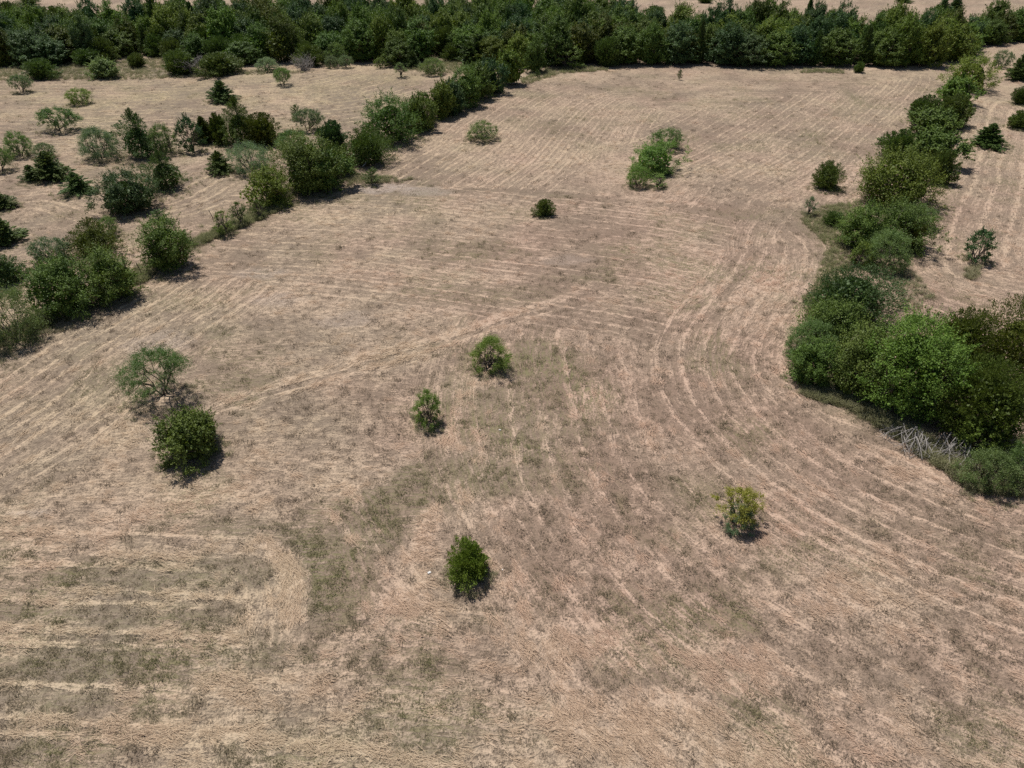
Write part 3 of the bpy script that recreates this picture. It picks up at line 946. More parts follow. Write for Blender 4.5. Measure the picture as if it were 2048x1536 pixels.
def put(name, kind, mat, x, y, r, h, label, cat, group=None, var=0, rot=None, unique=None):
    """a plant = Empty at its foot > trunk / stems, crown / foliage"""
    root = bpy.data.objects.new(name, None)
    root.empty_display_size = 0.3
    COL.objects.link(root)
    root.location = (x, y, z_at(x, y) - 0.03)
    root['label'] = label
    root['category'] = cat
    if group:
        root['group'] = group
    if unique is not None:
        pr, ph, crown, trunk = r, h, *unique
    else:
        pr, ph, crown, trunk = proto(kind, var)
    root.scale = (r / pr, r / pr, h / ph)
    rnd = random.Random(int(x * 131 + y * 977))
    root.rotation_euler = (0, 0, rnd.uniform(0, 6.28) if rot is None else rot)
    tn, cn = PARTS['shrub' if cat in ('shrub', 'bush', 'dead brush') else 'tree']
    if kind == 'dead':
        tn = 'branches'
    made = [(trunk, tn, 'deadwood' if kind == 'dead' else 'bark')]
    if crown is not None:
        made.append((crown, cn, mat))
    for me, nm, mt in made:
        if not me.materials:
            me.materials.append(None)
        o = bpy.data.objects.new(nm, me)
        o.material_slots[0].link = 'OBJECT'
        o.material_slots[0].material = MAT[mt]
        o.parent = root
        COL.objects.link(o)
    return root

def fit(x0, x1, yt, yb, base=None, cone=False):
    """place a plant whose foliage fills the given picture box: -> x, y, radius, height"""
    xc = (x0 + x1) / 2
    if base is not None:
        bx, by = base
        X, Y = ground_at(bx, by)
        dep = depth_of(Y, 1.0)
        r = (x1 - x0) / 2 * dep / FPX
        t = CAM_H / Y
        zt, zb = z_on_plane(xc, yt, Y), z_on_plane(xc, yb, Y)
        if cone:
            return X, Y, r, zt
        S, zc = (zt - zb) / 2, (zt + zb) / 2
        c = math.sqrt(max(S * S - (r * t * 0.85) ** 2, (0.45 * S) ** 2))
        return X, Y, r, zc + c
    _, Yb = ground_at(xc, yb)
    if cone:
        r = (x1 - x0) / 2 * depth_of(Yb, 0.5) / FPX
        Y = Yb + 0.8 * r
        h = z_on_plane(xc, yt, Y)
    else:
        Y = Yb + 0.02
        while True:                      # walk back until an ellipsoid standing on the ground fills the box
            r = (x1 - x0) / 2 * depth_of(Y, 1.0) / FPX
            t = CAM_H / Y
            zt, zb = z_on_plane(xc, yt, Y), z_on_plane(xc, yb, Y)
            S, zc = (zt - zb) / 2, (zt + zb) / 2
            c = zc / 0.85
            if S * S > c * c + (0.9 * r * t) ** 2 or c < 0.35 * S:
                break
            Y += 0.05
        c = max(c, 0.3 * S)
        h = 1.85 * c
    dx, dy, dz = ray(xc, (yt + yb) / 2)
    X = dx * (Y / dy)
    return X, Y, r, max(h, 0.3)

# ------------------------------------------------------------------ plants one by one
# name, kind, material, picture box x0 x1 ytop ybottom, base or None, label, category, options
LONE = 'lone plants in the mown field'
LEFT = 'trees scattered over the left field'
HL = 'left hedgerow'
HR = 'right hedgerow'
PLANTS = [
    # --- the open field
    ('mesquite_tree', 'mesq', 'mesquite', 247, 382, 687, 775, (330, 790), 'airy mesquite with bare forked trunk, left of the open field', 'tree', dict(u=(9000, .085, .34, 90, 3), g=LONE)),
    ('broadleaf_tree', 'broad', 'elm', 314, 438, 814, 925, None, 'dense leafy green tree just below the airy mesquite, dark shadow under it', 'tree', dict(u=(13000, .10, .05, 120), g=LONE)),
    ('mesquite_shrub', 'mesq', 'fresh', 938, 1018, 668, 742, None, 'bright green bushy mesquite in the centre of the field', 'shrub', dict(u=(8000, .08, .0, 70, 6), g=LONE)),
    ('mesquite_sapling', 'mesq', 'fresh', 822, 884, 780, 850, (857, 843), 'small upright mesquite sapling with gappy crown, below left of the bright one', 'shrub', dict(u=(4500, .075, .0, 30, 4), g=LONE)),
    ('juniper_bush', 'jun', 'olivelight', 893, 983, 1080, 1166, None, 'small spiky dark green juniper, nearest plant to the camera', 'bush', dict(u=(14000, .075), g=LONE)),
    ('juniper_bush', 'jun', 'juniper', 1068, 1107, 396, 434, None, 'tiny round dark juniper standing alone above the centre of the field', 'bush', dict(g=LONE)),
    ('juniper_bush', 'jun', 'juniper', 1624, 1689, 320, 382, None, 'round dark juniper alone in front of the right hedgerow', 'bush', dict(u=(13000, .10), g=LONE)),
    ('mesquite_shrub', 'mesq', 'grey', 934, 996, 241, 284, None, 'pale yellowish green low bush alone in the upper field, near the left hedgerow', 'shrub', dict(v=0, m='weedy', g=LONE)),
    ('mesquite_shrub', 'mesq', 'mesquite', 1306, 1368, 255, 302, None, 'hindmost bush of the green clump in the upper field', 'shrub', dict(v=0, g='bush clump in the upper field')),
    ('broadleaf_shrub', 'broad', 'fresh', 1262, 1356, 283, 350, None, 'largest bush in the middle of the upper field clump', 'shrub', dict(u=(9000, .12, .04, 90), g='bush clump in the upper field')),
    ('mesquite_shrub', 'mesq', 'fresh', 1252, 1302, 332, 377, None, 'small pale front left bush of the upper field clump', 'shrub', dict(v=2, g='bush clump in the upper field')),
    ('mesquite_sapling', 'twig', 'fresh', 1298, 1334, 347, 377, None, 'thin see-through sapling at the front right of the upper field clump', 'shrub', dict(g='bush clump in the upper field')),
    ('mesquite_sapling', 'twig', 'grey', 1608, 1633, 393, 433, None, 'thin pale sapling at the tip of the unmown green grass', 'shrub', dict(v=1)),
    ('juniper_bush', 'jun', 'juniper', 1643, 1690, 421, 454, None, 'low rounded dark bush in the unmown grass, left of the right hedgerow', 'bush', dict(v=2)),
    ('juniper_sapling', 'sap', 'cedar', 1354, 1366, 138, 161, None, 'tiny lone sapling before the middle of the far woodland', 'tree', dict(cone=1)),
    ('juniper_bush', 'jun', 'juniper', 1708, 1731, 122, 147, None, 'tiny dark juniper before the right part of the far woodland', 'bush', {}),
    ('cedar_sapling', 'sap', 'cedar', 724, 762, 332, 373, None, 'sparse young cedar on the pale bare mound beside the left hedgerow', 'tree', dict(cone=1, v=1)),
    # --- left field
    ('mesquite_tree', 'mesq', 'grey', 22, 59, 150, 183, (47, 186), 'small pale mesquite on a thin trunk, top left of the left field', 'tree', dict(v=1, g=LEFT)),
    ('mesquite_tree', 'mesq', 'fresh', 131, 178, 174, 212, None, 'round green mesquite, second from the far left corner', 'tree', dict(v=0, g=LEFT)),
    ('mesquite_tree', 'mesq', 'mesquite', 80, 152, 212, 258, (122, 260), 'wide umbrella-shaped mesquite with its shadow beneath, left field', 'tree', dict(v=1, g=LEFT)),
    ('mesquite_tree', 'mesq', 'mesquite', 8, 60, 260, 316, None, 'rounded mesquite close to the left edge, above the cone juniper', 'tree', dict(v=0, g=LEFT)),
    ('mesquite_tree', 'mesq', 'mesquite', -28, 20, 292, 335, (5, 341), 'mesquite with bare trunk cut by the left edge', 'tree', dict(v=1, g=LEFT)),
    ('mesquite_tree', 'mesq', 'grey', 66, 108, 283, 318, None, 'pale mesquite half hidden behind the small cone juniper', 'tree', dict(v=2, g=LEFT)),
    ('cedar_tree', 'cone', 'cedar', 68, 122, 300, 362, None, 'small dark cone juniper with a low side bush, left field', 'tree', dict(cone=1, g=LEFT)),
    ('juniper_bush', 'ced', 'cedar', 44, 76, 328, 364, None, 'low feathery juniper leaning against the small cone juniper', 'bush', dict(cone=1, g=LEFT)),
    ('cedar_tree', 'ced', 'cedar', 124, 176, 342, 389, None, 'small spreading cedar below the cone juniper, above the dark leafy tree', 'tree', dict(cone=1, v=1, g=LEFT)),
    ('mesquite_tree', 'mesq', 'grey', 158, 236, 251, 321, None, 'dense grey-green mesquite left of the tallest cedar', 'tree', dict(u=(9000, .12, .1, 90, 5), g=LEFT)),
    ('cedar_tree', 'ced', 'cedar', 230, 312, 213, 322, None, 'tallest layered dark cedar of the left field group', 'tree', dict(cone=1, u=(12000, .13, 100, .28), g=LEFT)),
    ('mesquite_tree', 'mesq', 'mesquite', 294, 352, 246, 312, None, 'green mesquite right behind the tallest cedar', 'tree', dict(v=0, g=LEFT)),
    ('broadleaf_tree', 'airy', 'dark', 347, 398, 232, 296, (385, 302), 'dark slender leafy tree on a short trunk, right end of the cedar group', 'tree', dict(g=LEFT)),
    ('cedar_tree', 'cone', 'olive', 388, 424, 231, 289, None, 'narrow yellow-green juniper right of the dark slender tree', 'tree', dict(cone=1, v=1, g=LEFT)),
    ('cedar_tree', 'ced', 'cedar', 284, 366, 296, 386, None, 'broad feathery cedar in front of the tallest cedar', 'tree', dict(cone=1, u=(11000, .12, 90, .42), g=LEFT)),
    ('broadleaf_tree', 'broad', 'dark', 195, 306, 342, 430, None, 'round blue-green leafy tree with a black shadow, middle of the left field', 'tree', dict(u=(13000, .13, .06, 110), g=LEFT)),
    ('cedar_tree', 'cone', 'cedar', 422, 461, 160, 206, None, 'small cedar right above the big twin-topped juniper', 'tree', dict(cone=1, v=0, g=LEFT)),
    ('cedar_tree', 'cone', 'juniper', 438, 512, 188, 292, None, 'tall pointed juniper, centre of the big juniper group in the left field', 'tree', dict(cone=1, u=(14000, .13), g=LEFT)),
    ('cedar_tree', 'jun', 'olive', 414, 458, 222, 291, None, 'yellow-green narrow juniper on the left flank of the tall pointed one', 'tree', dict(v=1, g=LEFT)),
    ('cedar_tree', 'jun', 'olive', 486, 560, 222, 294, None, 'broad juniper on the right flank of the tall pointed one', 'tree', dict(v=0, g=LEFT)),
    ('cedar_tree', 'ced', 'juniper', 414, 458, 298, 347, None, 'sparse spiky young juniper beside the pale grey-green shrub', 'tree', dict(cone=1, v=2, g=LEFT)),
    ('mesquite_shrub', 'mesq', 'grey', 455, 541, 283, 349, None, 'pale grey-green rounded shrub at the hedgerow side of the left field', 'shrub', dict(u=(11000, .10, .04, 100, 6), g=LEFT)),
    ('cedar_tree', 'cone', 'cedar', -24, 18, 382, 422, None, 'juniper cut by the left edge, highest of the three there', 'tree', dict(cone=1, g=LEFT)),
    ('cedar_tree', 'cone', 'cedar', -30, 26, 428, 494, None, 'dark juniper cut by the left edge, middle one of three', 'tree', dict(cone=1, v=1, g=LEFT)),
    ('cedar_tree', 'ced', 'cedar', -38, 42, 503, 580, None, 'spiky open juniper cut by the left edge, lowest of three', 'tree', dict(cone=1, u=(8000, .11, 60, .4), g=LEFT)),
    ('mesquite_tree', 'mesq', 'grey', 58, 132, 470, 533, None, 'pale mesquite left of the olive juniper, above the left hedgerow', 'tree', dict(v=0, g=LEFT)),
    ('juniper_tree', 'ced', 'olive', 134, 236, 434, 518, None, 'olive green juniper behind the lower left hedgerow', 'tree', dict(u=(14000, .11, 110, .5), cone=1, g=LEFT)),
    ('mesquite_tree', 'mesq', 'mesquite', 195, 238, 431, 472, None, 'thin mesquite peeping out behind the olive juniper', 'tree', dict(v=1, g=LEFT)),
    ('cedar_sapling', 'sap', 'cedar', 297, 336, 416, 450, None, 'open young cedar behind the round hedgerow tree above the gap', 'tree', dict(cone=1, g=LEFT)),
    ('cedar_sapling', 'sap', 'cedar', 580, 602, 206, 242, None, 'slim young cedar behind the grey-green tree of the upper hedgerow', 'tree', dict(cone=1, v=1, g=LEFT)),
    # --- left hedgerow, near to far
    ('mesquite_tree', 'mesq', 'mesquite', -50, 80, 588, 700, None, 'big shaggy mesquite at the left edge, near end of the left hedgerow', 'tree', dict(u=(12000, .10, .04, 110, 6), g=HL)),
    ('broadleaf_tree', 'broad', 'elm', 56, 192, 517, 636, None, 'wide green tree, left half of the long hedgerow thicket', 'tree', dict(u=(15000, .11, .05, 130), g=HL)),
    ('broadleaf_tree', 'broad', 'elm', 168, 268, 502, 606, None, 'green tree, right half of the long hedgerow thicket', 'tree', dict(u=(12000, .11, .05, 110), g=HL)),
    ('broadleaf_tree', 'broad', 'elm', 278, 376, 440, 545, None, 'round dark green tree alone in the gap of the left hedgerow', 'tree', dict(u=(12000, .11, .06, 100), g=HL)),
    ('broadleaf_sapling', 'twig', 'bright', 426, 466, 420, 473, None, 'leafy sapling in the weedy hedgerow gap, nearest of three', 'tree', dict(v=0, g='saplings in the hedgerow gap')),
    ('broadleaf_sapling', 'twig', 'elm', 460, 492, 402, 454, None, 'thin sapling in the hedgerow gap, middle of three', 'tree', dict(v=1, g='saplings in the hedgerow gap')),
    ('broadleaf_sapling', 'twig', 'elm', 500, 530, 398, 436, None, 'thin sapling in the hedgerow gap, right under the bright tree', 'tree', dict(v=2, g='saplings in the hedgerow gap')),
    ('broadleaf_tree', 'broad', 'bright', 502, 578, 334, 414, None, 'bright yellow-green tree at the upper end of the hedgerow gap', 'tree', dict(u=(9000, .12, .05, 80), g=HL)),
    ('broadleaf_tree', 'broad', 'elm', 550, 672, 276, 392, None, 'large full tree beside the bright one in the left hedgerow', 'tree', dict(u=(15000, .13, .05, 130), g=HL)),
    ('juniper_tree', 'jun', 'juniper', 640, 702, 285, 356, None, 'dark tree filling between the large full tree and the wide juniper', 'tree', dict(v=1, g=HL)),
    ('juniper_tree', 'mesq', 'mesquite', 552, 614, 260, 312, None, 'dull grey-green tree behind the large full hedgerow tree', 'tree', dict(v=2, g=HL)),
    ('mesquite_tree', 'mesq', 'grey', 591, 641, 219, 266, None, 'grey-green mesquite beside the slim young cedar, behind the hedgerow', 'tree', dict(v=1, g=HL)),
    ('juniper_tree', 'jun', 'dark', 632, 696, 240, 300, None, 'spiky dark blue-green tree in the hedgerow, above the wide juniper', 'tree', dict(v=1, g=HL)),
    ('juniper_tree', 'jun', 'juniper', 685, 786, 253, 334, None, 'wide dark juniper in the middle of the left hedgerow', 'tree', dict(u=(15000, .13), g=HL)),
    ('broadleaf_tree', 'broad', 'elm', 727, 836, 197, 292, None, 'broad tall green tree right above the wide juniper', 'tree', dict(u=(13000, .14, .05, 120), g=HL)),
    ('broadleaf_tree', 'airy', 'elm', 822, 872, 187, 254, None, 'loose airy tree between the broad tall tree and a slim bright one', 'tree', dict(v=1, g=HL)),
    ('broadleaf_tree', 'broad', 'bright', 860, 908, 172, 242, None, 'slim bright tree in the upper part of the left hedgerow', 'tree', dict(v=1, g=HL)),
    ('broadleaf_tree', 'broad', 'elm', 895, 963, 140, 220, None, 'round thick tree, third from the far end of the left hedgerow', 'tree', dict(u=(9000, .16, .05, 90), g=HL)),
    ('broadleaf_tree', 'broad', 'dark', 950, 1004, 124, 192, None, 'darker tree, second from the far end of the left hedgerow', 'tree', dict(v=2, g=HL)),
    ('broadleaf_tree', 'broad', 'bright', 990, 1044, 106, 175, None, 'bright green tree at the far end of the left hedgerow', 'tree', dict(v=3, g=HL)),
    ('broadleaf_tree', 'broad', 'elm', 812, 862, 200, 268, None, 'low tree filling the hedgerow below the loose airy tree', 'tree', dict(v=2, g=HL)),
    ('broadleaf_tree', 'broad', 'dark', 878, 930, 168, 232, None, 'dark tree filling the hedgerow beside the slim bright one', 'tree', dict(v=0, g=HL)),
    ('broadleaf_tree', 'broad', 'elm', 928, 982, 132, 204, None, 'leafy tree filling the hedgerow beside the round thick one', 'tree', dict(v=1, g=HL)),
    ('broadleaf_tree', 'broad', 'elm', 600, 690, 300, 384, None, 'low dense tree at the foot of the large full hedgerow tree', 'tree', dict(v=3, g=HL)),
    # --- fringe before the far wood
    ('juniper_bush', 'jun', 'juniper', 50, 111, 116, 162, None, 'round nearly black juniper before the left end of the far woodland', 'bush', dict(v=0)),
    ('broadleaf_shrub', 'broad', 'mesquite', 180, 231, 117, 159, None, 'round mottled green shrub in the rough grass before the woodland', 'shrub', dict(v=1)),
    ('juniper_bush', 'jun', 'juniper', 253, 293, 104, 137, None, 'small round juniper in the grey-green rough grass', 'bush', dict(v=2)),
    ('juniper_bush', 'jun', 'juniper', 320, 392, 98, 152, None, 'dull dark juniper before the wood, left of the bare grey brush', 'bush', dict(v=2)),
    ('dead_brush', 'dead', None, 355, 420, 112, 151, None, 'bare grey brush tangled among dark junipers at the wood edge', 'dead brush', {}),
    ('juniper_bush', 'jun', 'juniper', 392, 476, 102, 153, None, 'broad dark juniper right of the bare grey brush', 'bush', dict(v=0)),
    ('mesquite_shrub', 'mesq', 'grey', 510, 556, 114, 145, None, 'pale green shrub at the wood edge beside the dead grey bush', 'shrub', dict(v=0)),
    ('mesquite_tree', 'mesq', 'mesquite', 547, 586, 135, 168, (567, 172), 'small mesquite with shadow on the far edge of the left field', 'tree', dict(v=1)),
    ('dead_brush', 'dead', None, 584, 632, 112, 144, None, 'lone dead grey bush at the foot of the far woodland', 'dead brush', dict(v=1)),
    ('mesquite_shrub', 'mesq', 'grey', 648, 676, 110, 138, None, 'greyish shrub at the wood edge, left one of a close pair', 'shrub', dict(v=0)),
    ('mesquite_shrub', 'mesq', 'grey', 676, 704, 110, 138, None, 'greyish shrub at the wood edge, right one of a close pair', 'shrub', dict(v=2)),
    ('broadleaf_shrub', 'airy', 'bright', 748, 774, 114, 138, None, 'small bright shrub at the wood edge above the left field corner', 'shrub', {}),
    ('mesquite_sapling', 'twig', 'mesquite', 787, 813, 125, 157, None, 'upright mesquite sapling in the far corner of the left field', 'shrub', dict(v=1)),
    ('cedar_tree', 'cone', 'cedar', 815, 837, 100, 136, None, 'slim dark young cedar standing before the wood edge', 'tree', dict(cone=1)),
    ('mesquite_shrub', 'mesq', 'mesquite', 838, 888, 114, 153, None, 'bushy green mesquite in weeds where field and woodland meet', 'shrub', dict(v=0)),
    ('cedar_tree', 'ced', 'cedar', 920, 990, 68, 134, None, 'large layered cedar at the wood edge behind the hedgerow end', 'tree', dict(cone=1, v=0)),
    ('broadleaf_tree', 'broad', 'elm', 1050, 1090, 84, 150, None, 'narrow tree at the wood edge just right of the hedgerow end', 'tree', dict(v=1)),
    ('broadleaf_tree', 'airy', 'elm', 1098, 1168, 88, 140, None, 'low spreading leafy tree before the wood, right of the narrow tree', 'tree', dict(v=0)),
    ('cedar_sapling', 'sap', 'cedar', 1069, 1081, 138, 158, None, 'tiny sapling in weeds below the narrow wood-edge tree', 'tree', dict(cone=1)),
    # --- right hedgerow, far to near
    ('broadleaf_tree', 'broad', 'bright', 1900, 1984, 114, 184, None, 'bright spreading tree at the far end of the right hedgerow', 'tree', dict(u=(9000, .16, .06, 90), g=HR)),
    ('broadleaf_tree', 'broad', 'bright', 1882, 1944, 158, 212, None, 'bright green tree just below the far end of the right hedgerow', 'tree', dict(v=0, g=HR)),
    ('juniper_tree', 'jun', 'juniper', 1872, 1942, 190, 258, None, 'very dark tree on the outer side of the right hedgerow', 'tree', dict(v=0, g=HR)),
    ('juniper_tree', 'jun', 'juniper', 1818, 1884, 192, 250, None, 'dark dense juniper on the field side of the upper right hedgerow', 'tree', dict(v=2, g=HR)),
    ('broadleaf_tree', 'broad', 'elm', 1834, 1914, 222, 280, None, 'mid green tree in the middle of the right hedgerow', 'tree', dict(v=2, g=HR)),
    ('juniper_tree', 'jun', 'juniper', 1768, 1838, 260, 322, None, 'dark juniper left of the right hedgerow, above the big bright tree', 'tree', dict(v=0, g=HR)),
    ('broadleaf_tree', 'broad', 'elm', 1826, 1916, 262, 336, None, 'green tree behind the big bright tree of the right hedgerow', 'tree', dict(v=3, g=HR)),
    ('juniper_tree', 'jun', 'juniper', 1858, 1916, 300, 372, None, 'dark tree with grey twigs on the right of the big bright tree', 'tree', dict(v=1, g=HR)),
    ('broadleaf_tree', 'broad', 'bright', 1720, 1882, 303, 420, None, 'big bright green rounded tree of the right hedgerow', 'tree', dict(u=(17000, .14, .05, 150), g=HR)),
    ('mesquite_tree', 'mesq', 'mesquite', 1802, 1870, 407, 456, None, 'pale feathery mesquite below the big bright tree, outer side', 'tree', dict(v=0, g=HR)),
    ('broadleaf_tree', 'broad', 'elm', 1678, 1776, 412, 502, None, 'dark thicket tree on the field side below the big bright tree', 'tree', dict(u=(13000, .11, .05, 110), g=HR)),
    ('broadleaf_tree', 'broad', 'elm', 1745, 1850, 405, 500, None, 'dense thicket tree right below the big bright tree', 'tree', dict(u=(13000, .11, .05, 110), g=HR)),
    ('juniper_tree', 'jun', 'olive', 1800, 1850, 440, 506, None, 'olive juniper on the outer side of the dark thicket', 'tree', dict(v=1, g=HR)),
    ('broadleaf_tree', 'airy', 'bright', 1700, 1750, 484, 536, None, 'small light tree at the lower left of the dark thicket', 'tree', dict(v=1, g=HR)),
    ('mesquite_tree', 'mesq', 'mesquite', 1738, 1818, 462, 548, None, 'grey-green mesquite with visible stems, below the dark thicket', 'tree', dict(u=(10000, .10, .06, 90, 5), g=HR)),
    ('juniper_tree', 'jun', 'juniper', 1605, 1790, 532, 662, None, 'huge mounded dark shrub tree above the right-hand woods', 'tree', dict(u=(20000, .12), g=HR, m='dark')),
    ('broadleaf_tree', 'broad', 'elm', 1612, 1734, 600, 700, None, 'bright tree against the lower side of the mounded shrub tree', 'tree', dict(u=(12000, .10, .05, 110), g=HR)),
    ('mesquite_tree', 'mesq', 'mesquite', 1582, 1674, 642, 720, None, 'soft grey-green mesquite at the field edge of the right-hand woods', 'tree', dict(u=(11000, .085, .05, 90, 5), g=HR)),
    ('juniper_tree', 'broad', 'elm', 1579, 1674, 684, 774, None, 'dark rounded bush at the lower left corner of the right-hand woods', 'tree', dict(u=(12000, .09, .03, 110), g=HR)),
    ('broadleaf_tree', 'broad', 'elm', 1662, 1800, 660, 800, None, 'leafy tree in the right-hand woods, left of the largest one', 'tree', dict(u=(16000, .105, .04, 150), g=HR)),
    ('broadleaf_tree', 'broad', 'bright', 1738, 1908, 638, 832, None, 'largest leafy tree in the right-hand woods, bright green', 'tree', dict(u=(26000, .105, .04, 200), g=HR)),
    ('juniper_tree', 'ced', 'olive', 1846, 2000, 598, 775, None, 'olive feathery juniper behind the largest leafy tree at the right', 'tree', dict(u=(17000, .115), g=HR, mega=1)),
    ('juniper_tree', 'ced', 'olive', 1950, 2130, 588, 800, None, 'olive feathery juniper cut by the right edge', 'tree', dict(u=(20000, .115), g=HR, mega=1)),
    ('juniper_tree', 'ced', 'olive', 1868, 2090, 690, 905, None, 'huge olive feathery juniper above the brush pile', 'tree', dict(u=(30000, .105), g=HR, mega=1)),
    ('broadleaf_tree', 'airy', 'bright', 1920, 1994, 838, 918, None, 'leafy young tree at the foot of the huge olive juniper', 'tree', dict(u=(6000, .09, .05, 60), g=HR)),
    ('mesquite_tree', 'mesq', 'mesquite', 1926, 2034, 896, 988, None, 'low green mesquite right of the brush pile', 'tree', dict(u=(9000, .08, .04, 80, 5), g=HR)),
    ('mesquite_tree', 'mesq', 'mesquite', 2018, 2090, 880, 975, None, 'mesquite cut by the right edge beside the low green one', 'tree', dict(v=0, g=HR)),
    # --- right field
    ('broadleaf_tree', 'airy', 'dark', 1924, 1981, 458, 522, (1950, 521), 'small spiky leafy tree standing alone in the right field', 'tree', dict(v=0)),
    ('cedar_tree', 'cone', 'juniper', 1957, 2005, 246, 297, None, 'dark pointed juniper alone in the right field', 'tree', dict(v=1, cone=1)),
    ('juniper_bush', 'jun', 'juniper', 2019, 2064, 219, 259, None, 'dark juniper at the right edge, nearest of three', 'bush', dict(v=0)),
    ('juniper_bush', 'jun', 'juniper', 2027, 2068, 172, 212, None, 'dark juniper at the right edge, middle of three', 'bush', dict(v=2)),
    ('juniper_tree', 'cone', 'cedar', 2024, 2062, 106, 162, None, 'dark tree at the right edge, farthest of three', 'tree', dict(cone=1)),
    ('mesquite_tree', 'mesq', 'grey', 1988, 2024, 98, 138, None, 'pale mesquite between hedgerow end and right edge', 'tree', dict(v=0)),
    # --- beyond the far wood
    ('juniper_bush', 'jun', 'juniper', 1290, 1332, 10, 36, None, 'round juniper in the far tan field above the middle of the wood', 'bush', dict(v=0)),
    ('juniper_bush', 'jun', 'juniper', 1396, 1428, -8, 7, None, 'dark juniper cut by the top edge over the far tan field', 'bush', dict(v=2)),
    ('juniper_bush', 'jun', 'juniper', 1792, 1824, -8, 6, None, 'dark juniper cut by the top edge above the right of the wood', 'bush', dict(v=0)),
    ('juniper_bush', 'jun', 'juniper', 38, 74, -8, 11, None, 'dark juniper cut by the top edge above the left of the wood', 'bush', dict(v=0)),
    ('juniper_tree', 'jun', 'juniper', 56, 94, 10, 40, None, 'far dark juniper behind the left wood, left of a touching pair', 'tree', dict(v=2)),
    ('juniper_tree', 'jun', 'juniper', 90, 131, 12, 40, None, 'far dark juniper behind the left wood, right of a touching pair', 'tree', dict(v=0)),
    ('juniper_tree', 'jun', 'juniper', -2, 42, 2, 40, None, 'far dark juniper behind the wood in the top left corner', 'tree', dict(v=1)),
    ('cedar_tree', 'cone', 'dark', 1874, 1900, -2, 30, None, 'dark young tree above the right wood, left one of two', 'tree', dict(cone=1)),
    ('cedar_tree', 'cone', 'dark', 1898, 1926, -6, 28, None, 'dark young tree above the right wood, right one of two', 'tree', dict(cone=1, v=1)),
]

seed = 500
FEET = []
for name, kind, mat, x0, x1, yt, yb, base, label, cat, op in PLANTS:
    seed += 7
    X, Y, r, h = fit(x0, x1, yt, yb, base, op.get('cone', False))
    if op.get('g') in (HL, HR) and not op.get('mega'):
        r, h = r * 1.10, h * 1.06
    elif not op.get('mega'):
        r = r * 1.05
    if kind == 'cone' or (kind == 'ced' and not op.get('mega')):
        r = r * (1.75 if kind == 'cone' else 1.6)
    if kind in ('broad', 'jun') and cat == 'tree' and Y > 50:
        h = max(h, 1.12 * r)
    un = None
    uo = op.get('u')
    if op.get('m') == 'weedy':
        mat = 'weed'
    elif op.get('m') in MAT:
        mat = op['m']
    if uo:
        if op.get('mega'):
            un = gen_plume(r, h, seed, uo[0], uo[1], 260, False, 0.10, 0.10, 0, 0.8)
        elif kind in ('broad', 'airy'):
            un = gen_broadleaf(r, h, seed, uo[0], uo[1], uo[2], uo[3], gap=0.12 if kind == 'airy' else 0)
        elif kind == 'mesq':
            un = gen_mesquite(r, h, seed, uo[0], uo[1], uo[2], uo[3], uo[4])
        elif kind == 'jun':
            un = gen_plume(r, h, seed, uo[0], uo[1], 130 if r < 3 else 300, False, 0.13 if r < 3 else 0.10)
        elif kind in ('cone', 'ced'):
            un = gen_plume(r, h, seed, uo[0], uo[1], 120, True, 0.12)
    put(name, kind, mat, X, Y, r, h, label, cat, op.get('g'), op.get('v', 0), unique=un)
    FEET.append((X, Y, r))

# the bush with a dull grey lower half and a yellow-green top
X, Y, r, h = fit(1444, 1526, 978, 1062)
bush = put('yellow_green_shrub', 'mesq', 'lime', X, Y, r, h, 'yellow-green topped bush with grey-green foot, right of the near juniper', 'shrub', LONE,
           unique=gen_mesquite(r * 1.1, h, 901, 3600, 0.085, 0.3, 40, 4), rot=0)
rng = np.random.RandomState(4)
low = gen_mesquite(r * 0.85, h * 0.66, 902, 4200, 0.06, 0.0, 40, 4)[0]
low.materials.append(None)
lo = bpy.data.objects.new('lower_foliage', low)
lo.material_slots[0].link = 'OBJECT'
lo.material_slots[0].material = MAT['grey']
lo.location = (-0.15 * r, -0.25 * r, 0)
lo.parent = bush
COL.objects.link(lo)

# ------------------------------------------------------------------ the far woodland, tree by tree
FRONT = [(-300, 138), (0, 136), (120, 133), (210, 127), (235, 113), (310, 112), (360, 128), (470, 132), (520, 128), (640, 132), (800, 130), (930, 128),
         (1000, 134), (1060, 134), (1880, 134), (1905, 118), (1960, 100), (2048, 88), (2350, 80)]
BACK = [(-300, 84), (0, 86), (120, 90), (150, 80), (240, 80), (270, 86), (310, 76), (420, 54), (1000, 52), (1230, 62), (1280, 92), (1340, 96), (1440, 95), (1490, 82),
        (1560, 78), (1680, 92), (1760, 96), (1900, 94), (1950, 80), (2048, 66), (2350, 60)]
wood_rng = random.Random(42)
KINDS = [('wood', 'elm', 'broadleaf_tree', 'mid green leafy tree', 'tree'), ('wood', 'bright', 'broadleaf_tree', 'light green leafy tree', 'tree'),
         ('wood', 'dark', 'broadleaf_tree', 'dark green leafy tree', 'tree'), ('jun', 'juniper', 'juniper_tree', 'blackish rounded juniper', 'tree'),
         ('cone', 'cedar', 'cedar_tree', 'dark pointed cedar', 'tree'), ('wood', 'olive', 'broadleaf_tree', 'olive green leafy tree', 'tree'),
         ('mesq', 'mesquite', 'mesquite_tree', 'dull grey-green tree', 'tree'), ('dead', None, 'dead_tree', 'bare grey leafless tree', 'tree')]
SECT = [(-1e9, 330, 'left end of the far woodland'), (330, 690, 'far woodland above the left field'),
        (690, 1060, 'far woodland behind the left hedgerow'), (1060, 1400, 'middle of the far woodland'),
        (1400, 1720, 'far woodland right of its middle'), (1720, 1e9, 'right end of the far woodland')]
fx, fy = zip(*FRONT)
bx_, by_ = zip(*BACK)
TREES = []
Yr = 140.0
row = 0
WOOD = []
